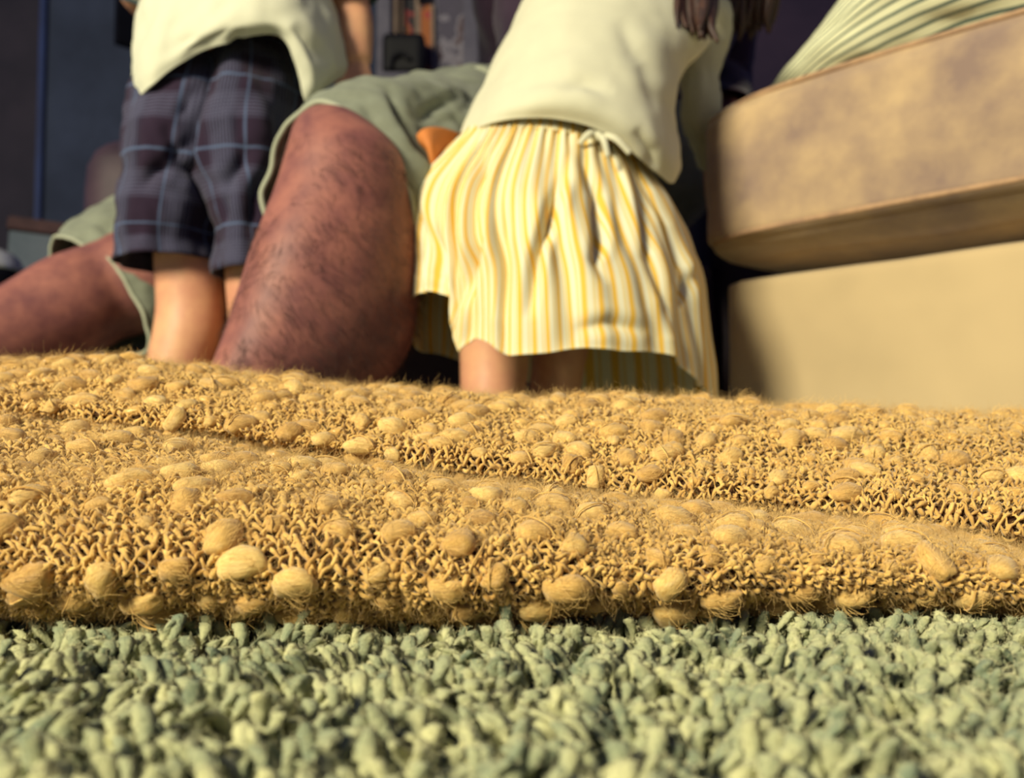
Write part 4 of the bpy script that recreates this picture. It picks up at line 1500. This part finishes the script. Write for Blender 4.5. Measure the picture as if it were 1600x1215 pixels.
t4 = [(826, -6, 1.31), (846, -18, 1.26), (878, -28, 1.235), (914, -32, 1.22), (950, -30, 1.215), (985, -24, 1.215), (1020, -12, 1.22), (1052, 6, 1.23), (1082, 28, 1.25), (1106, 48, 1.275), (1112, 54, 1.30), (1104, 40, 1.34), (1075, 18, 1.39), (1020, -5, 1.44), (930, -20, 1.45), (862, -15, 1.41)]
t5 = [(x + (1035 - x) * .35, y - 52, Z + .035 + (1.38 - Z) * .3) for x, y, Z in t4]
t6 = [(1035 + (x - 1035) * .42, -95 + .12 * y, 1.38 + (Z - 1.35) * .45) for x, y, Z in t4]
G = net([ring_from(r) for r in (hem_t, t1, t2, t3, t4, t5, t6)], 110, 150)
N = grid_normals(G)
sgn = 1.0 if (N[40, 45] @ np.array([0, -1, 0])) > 0 else -1.0
px, py = proj(G)
D = fbm(G, (10, 10, 12), 201.0, 3) * .004
for ln, w, dp in (([(870, 140), (910, 132), (960, 145)], 10, .004), ([(1000, 100), (1030, 160), (1060, 200)], 14, .007), ([(965, 30), (990, 80), (1040, 130)], 14, .005), ([(990, 200), (1015, 235), (1020, 262)], 8, .007), ([(800, 140), (880, 120), (950, 132)], 12, .003)):
    D = D + crease(G, N * sgn, px, py, ln, w, dp)
G = G + N * sgn * D[..., None]
cloth('top', G, M['cream_tee'], girl, thick=.003)
wsl = wr * .85 + el * .15
G = tube([gc * .6 + sh * .4, sh, (sh + el) / 2, el, (el + wsl) / 2, wsl], [.036, .038, .028, .024, .023, .021], nv=50, nu=40, up=(.1, 1, .1))
cloth('sleeve', wrinkle(G, (20, 20, 20), .008, 211), M['cream_tee'], girl, thick=.0025)
wsl = wr2 * .85 + el2 * .15
G = tube([gc * .4 + sh2 * .6, sh2, (sh2 + el2) / 2, el2, (el2 + wsl) / 2, wsl], [.05, .046, .040, .034, .029, .026], nv=50, nu=40, up=(.1, .3, 1))
cloth('sleeve', wrinkle(G, (20, 20, 20), .008, 221), M['cream_tee'], girl, thick=.0025)

P, rings_px, ring_from = P_room, rings_room, ring_room

# ------------------------------------------------------------------ orange flap between the man's shorts and the skirt
rows = [[P(648, 216, 1.085), P(664, 202, 1.08), P(690, 200, 1.10), P(722, 210, 1.14)],
        [P(654, 224, 1.085), P(671, 222, 1.07), P(692, 226, 1.10), P(722, 238, 1.14)],
        [P(668, 236, 1.09), P(674, 240, 1.07), P(694, 250, 1.10), P(720, 265, 1.14)],
        [P(674, 252, 1.09), P(677, 262, 1.075), P(696, 275, 1.10), P(720, 290, 1.14)]]
G = net(rows, 24, 30, closed=False)
o = cloth('orange_cloth', G, M['orange'], None, closed=False, thick=.004)
o['label'] = 'small folded orange cloth tucked between the khaki shorts and the striped skirt'
o['category'] = 'cloth'

# ------------------------------------------------------------------ brown bench the man sits on
bench = thing('bench', 'dark brown leather bench with low rolled arms behind the boy', 'bench', (-.15, 1.9, 0))


def soft_box(name, lo, hi, r, mat, parent, seed):
    bm = bmesh.new()
    bmesh.ops.create_cube(bm, size=2)
    bmesh.ops.subdivide_edges(bm, edges=bm.edges, cuts=10, use_grid_fill=True)
    lo, hi = np.array(lo), np.array(hi)
    half = (hi - lo) / 2
    co = np.array([v.co for v in bm.verts])
    q = co * half
    inner = np.clip(q, -(half - r), half - r)
    d = q - inner
    L = np.linalg.norm(d, axis=1, keepdims=True)
    q = np.where(L > 1e-6, inner + d / np.maximum(L, 1e-9) * np.minimum(L, r), q)
    q = q * (1 + .01 * fbm(q, (8, 8, 8), seed, 2))[:, None] + (lo + hi) / 2
    for v, w in zip(bm.verts, q):
        v.co = Vector(w.tolist())
    me = bpy.data.meshes.new(name)
    bm.to_mesh(me)
    bm.free()
    return link(name, me, mat, parent)


soft_box('seat', (-.56, 1.66, .12), (.36, 2.1, .39), .04, M['leather'], bench, 1)
soft_box('arm', (-.765, 1.64, .10), (-.56, 2.12, .60), .07, M['leather'], bench, 2)
soft_box('arm', (.34, 1.70, .10), (.50, 2.12, .57), .07, M['leather'], bench, 3)
for x in (-.68, .44):
    for y in (1.74, 2.06):
        V, f, _ = grid_data(tube([(x, y, -.014), (x, y, .06), (x, y, .13)], [.016, .02, .026], nv=10, nu=14, up=(0, 1, 0)), True, True)
        mesh_obj('leg', V, f, M['black'], bench)

# ------------------------------------------------------------------ things along the back of the room
def prism(name, quad, z0, z1, mat, parent=None, taper=1.0):
    c = np.mean(quad, 0)
    V = [(*(c + (np.array(p) - c) * 1.0), z0) for p in quad] + [(*(c + (np.array(p) - c) * taper), z1) for p in quad]
    n = len(quad)
    bm = bmesh.new()
    vs_ = [bm.verts.new(v) for v in V]
    bm.faces.new(vs_[:n][::-1])
    bm.faces.new(vs_[n:])
    for i in range(n):
        j = (i + 1) % n
        bm.faces.new((vs_[i], vs_[j], vs_[n + j], vs_[n + i]))
    bmesh.ops.bevel(bm, geom=list(bm.edges), offset=.004, segments=2, affect='EDGES')
    me = bpy.data.meshes.new(name)
    bm.to_mesh(me)
    bm.free()
    return link(name, me, mat, parent, smooth=False)


bx = thing('storage_box', 'pale grey storage box with a brown lid standing on the floor by the wall', 'box', (wx(80, 2.5), 2.5, 0))
q = np.array([(wx(14, 2.45), 2.38), (wx(150, 2.5), 2.55), (wx(160, 2.8), 2.85), (wx(30, 2.8), 2.75)])
prism('body', q, -.014, .60, M['grey_box'], bx, .86)
c = q.mean(0)
prism('lid', c + (q - c) * .90, .60, .635, M['brown_lid'], bx, .98)

pot = thing('stock_pot', 'black pot with a shiny steel lid on the floor beside the grey box', 'pot', (wx(-30, 2.2), 2.2, 0))
px0 = wx(-42, 2.2)
V, f, _ = grid_data(tube([(px0, 2.2, -.014), (px0, 2.2, .02), (px0, 2.2, .3), (px0, 2.2, .455)], [.085, .092, .094, .096], nv=24, nu=36, up=(0, 1, 0)), True, True)
mesh_obj('body', V, f, M['black'], pot)
V, f, _ = grid_data(tube([(px0, 2.2, .453), (px0, 2.2, .465), (px0, 2.2, .490), (px0, 2.2, .508), (px0, 2.2, .514)], [.098, .098, .082, .045, .012], nv=24, nu=36, up=(0, 1, 0)), True, True)
mesh_obj('lid', V, f, M['steel'], pot)
V, f, _ = grid_data(ellipsoid((px0, 2.2, .525), (.016, .016, .013)), True, True)
mesh_obj('knob', V, f, M['black'], pot)

tv = thing('wall_speaker', 'black box speaker hung on the dark wall above the grey box', 'speaker', (wx(230, 4.1), 4.2, 1.9))
b0 = P(184, 66, 3.9)
b1 = b0[:2]
d1, d2 = np.array([.64, .77]), np.array([-.77, .64])
prism('cabinet', [tuple(b1), tuple(b1 + d1 * .32), tuple(b1 + d1 * .32 + d2 * .035), tuple(b1 + d2 * .035)], b0[2], b0[2] + .75, M['black'], tv, 1.0)
c1 = np.array([*(b1 + d1 * .16), b0[2] + .3])
n1 = np.array([.77, -.64, 0])
V, f, _ = grid_data(tube([c1 + n1 * .001, c1 + n1 * .012], [.10, .09], nv=4, nu=30, up=(0, 0, 1)), True, True)
mesh_obj('cone', V, f, M['grey_box'], tv)

# bookcase with its shelves and what stands on them
BY = 3.45
case = thing('bookcase', 'greyed white bookcase at the far wall above the khaki shorts', 'bookcase', (wx(672, BY), BY + .15, 0))


def bz(py, Y):
    return P(800, py, Y)[2]


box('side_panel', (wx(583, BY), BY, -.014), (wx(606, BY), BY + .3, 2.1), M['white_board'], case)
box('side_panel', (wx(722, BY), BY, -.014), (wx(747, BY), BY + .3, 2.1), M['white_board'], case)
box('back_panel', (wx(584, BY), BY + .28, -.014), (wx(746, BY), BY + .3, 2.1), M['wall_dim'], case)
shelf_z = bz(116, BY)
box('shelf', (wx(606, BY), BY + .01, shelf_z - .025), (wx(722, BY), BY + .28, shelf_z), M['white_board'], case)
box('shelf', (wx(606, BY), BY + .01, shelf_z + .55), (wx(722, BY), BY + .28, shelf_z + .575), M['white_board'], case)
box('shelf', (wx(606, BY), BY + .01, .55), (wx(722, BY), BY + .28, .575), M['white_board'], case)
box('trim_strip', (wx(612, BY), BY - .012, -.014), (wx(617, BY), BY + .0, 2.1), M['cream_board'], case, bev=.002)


def leaning(name, x0, x1, y, h, thick, lean, mat, label, cat, edge=None, z=None, group=None):
    """a thin cover standing on the shelf, tipped sideways by lean"""
    z = shelf_z if z is None else z
    t = thing(name, label, cat, ((x0 + x1) / 2, y, z), group)
    V = [(x0, y, z), (x1, y, z), (x1 + lean * h, y, z + h), (x0 + lean * h, y, z + h)]
    V += [(a, b_ + thick, c_) for a, b_, c_ in V]
    me = mesh_obj('cover', V, [[0, 1, 2, 3], [7, 6, 5, 4], [0, 4, 5, 1], [1, 5, 6, 2], [2, 6, 7, 3], [3, 7, 4, 0]], mat, t, smooth=False)
    e = .006
    if edge:
        bm = bmesh.new()
        for (a0, a1) in ((x0 - e, x0 + e), (x1 - e, x1 + e)):
            vs_ = [bm.verts.new(p) for p in ((a0, y - .004, z), (a1, y - .004, z), (a1 + lean * h, y - .004, z + h), (a0 + lean * h, y - .004, z + h))]
            bk = [bm.verts.new((v_.co.x, y, v_.co.z)) for v_ in vs_]
            bm.faces.new(vs_)
            for i in range(4):
                j = (i + 1) % 4
                bm.faces.new((vs_[j], vs_[i], bk[i], bk[j]))
        m_ = bpy.data.meshes.new('border')
        bm.to_mesh(m_)
        bm.free()
        link('border', m_, edge, t, smooth=False)
    return t


leaning('magazine', wx(622, BY), wx(645, BY), BY + .06, .34, .012, 0.0, M['print_red'], 'red and orange patterned magazine standing upright on the far bookshelf', 'magazine', M['cream_board'])
leaning('magazine', wx(652, BY), wx(674, BY), BY + .03, .30, .012, -.02, M['print_orange'], 'orange and dark printed magazine with a cream border beside the grey poster', 'magazine', M['cream_board'])
leaning('poster_board', wx(678, BY), wx(724, BY), BY + .05, .42, .012, 0.0, M['print_grey'], 'mottled grey printed board standing at the end of the bookshelf', 'board', M['white_board'])
sp = thing('speaker_box', 'squat black box with a rounded shoulder standing on the shelf before the magazines', 'box', (wx(630, 3.3), 3.36, shelf_z))
soft_box('body', (wx(592, 3.36), 3.36, shelf_z), (wx(660, 3.36), 3.44, bz(34, 3.36)), .022, M['black'], sp, 4)
V, f, _ = grid_data(tube([(wx(606, 3.36), 3.35, bz(98, 3.36)), (wx(610, 3.36), 3.345, bz(80, 3.36)), (wx(624, 3.36), 3.345, bz(73, 3.36)), (wx(638, 3.36), 3.35, bz(82, 3.36))], [.008] * 4, nv=26, nu=10), True, True)
mesh_obj('handle', V, f, M['black'], sp)
box('stand', (wx(590, 3.36), 3.36, shelf_z - .02), (wx(668, 3.36), 3.45, shelf_z), M['white_board'], sp, bev=.002)

# maroon curtain to the right of the bookcase
xs = np.linspace(wx(750, 3.6), wx(905, 3.6), 90)
zz = np.linspace(-.01, 2.3, 30)
G = np.stack([np.broadcast_to(xs, (30, 90)), 3.6 + .025 * np.sin(xs * 52)[None] * (1 + .2 * np.sin(zz * 2)[:, None]), np.broadcast_to(zz[:, None], (30, 90))], -1)
o = cloth('curtain', G, M['maroon'], None, closed=False, thick=.004)
o['label'] = 'dark maroon curtain hanging beside the bookcase behind the man'
o['category'] = 'curtain'
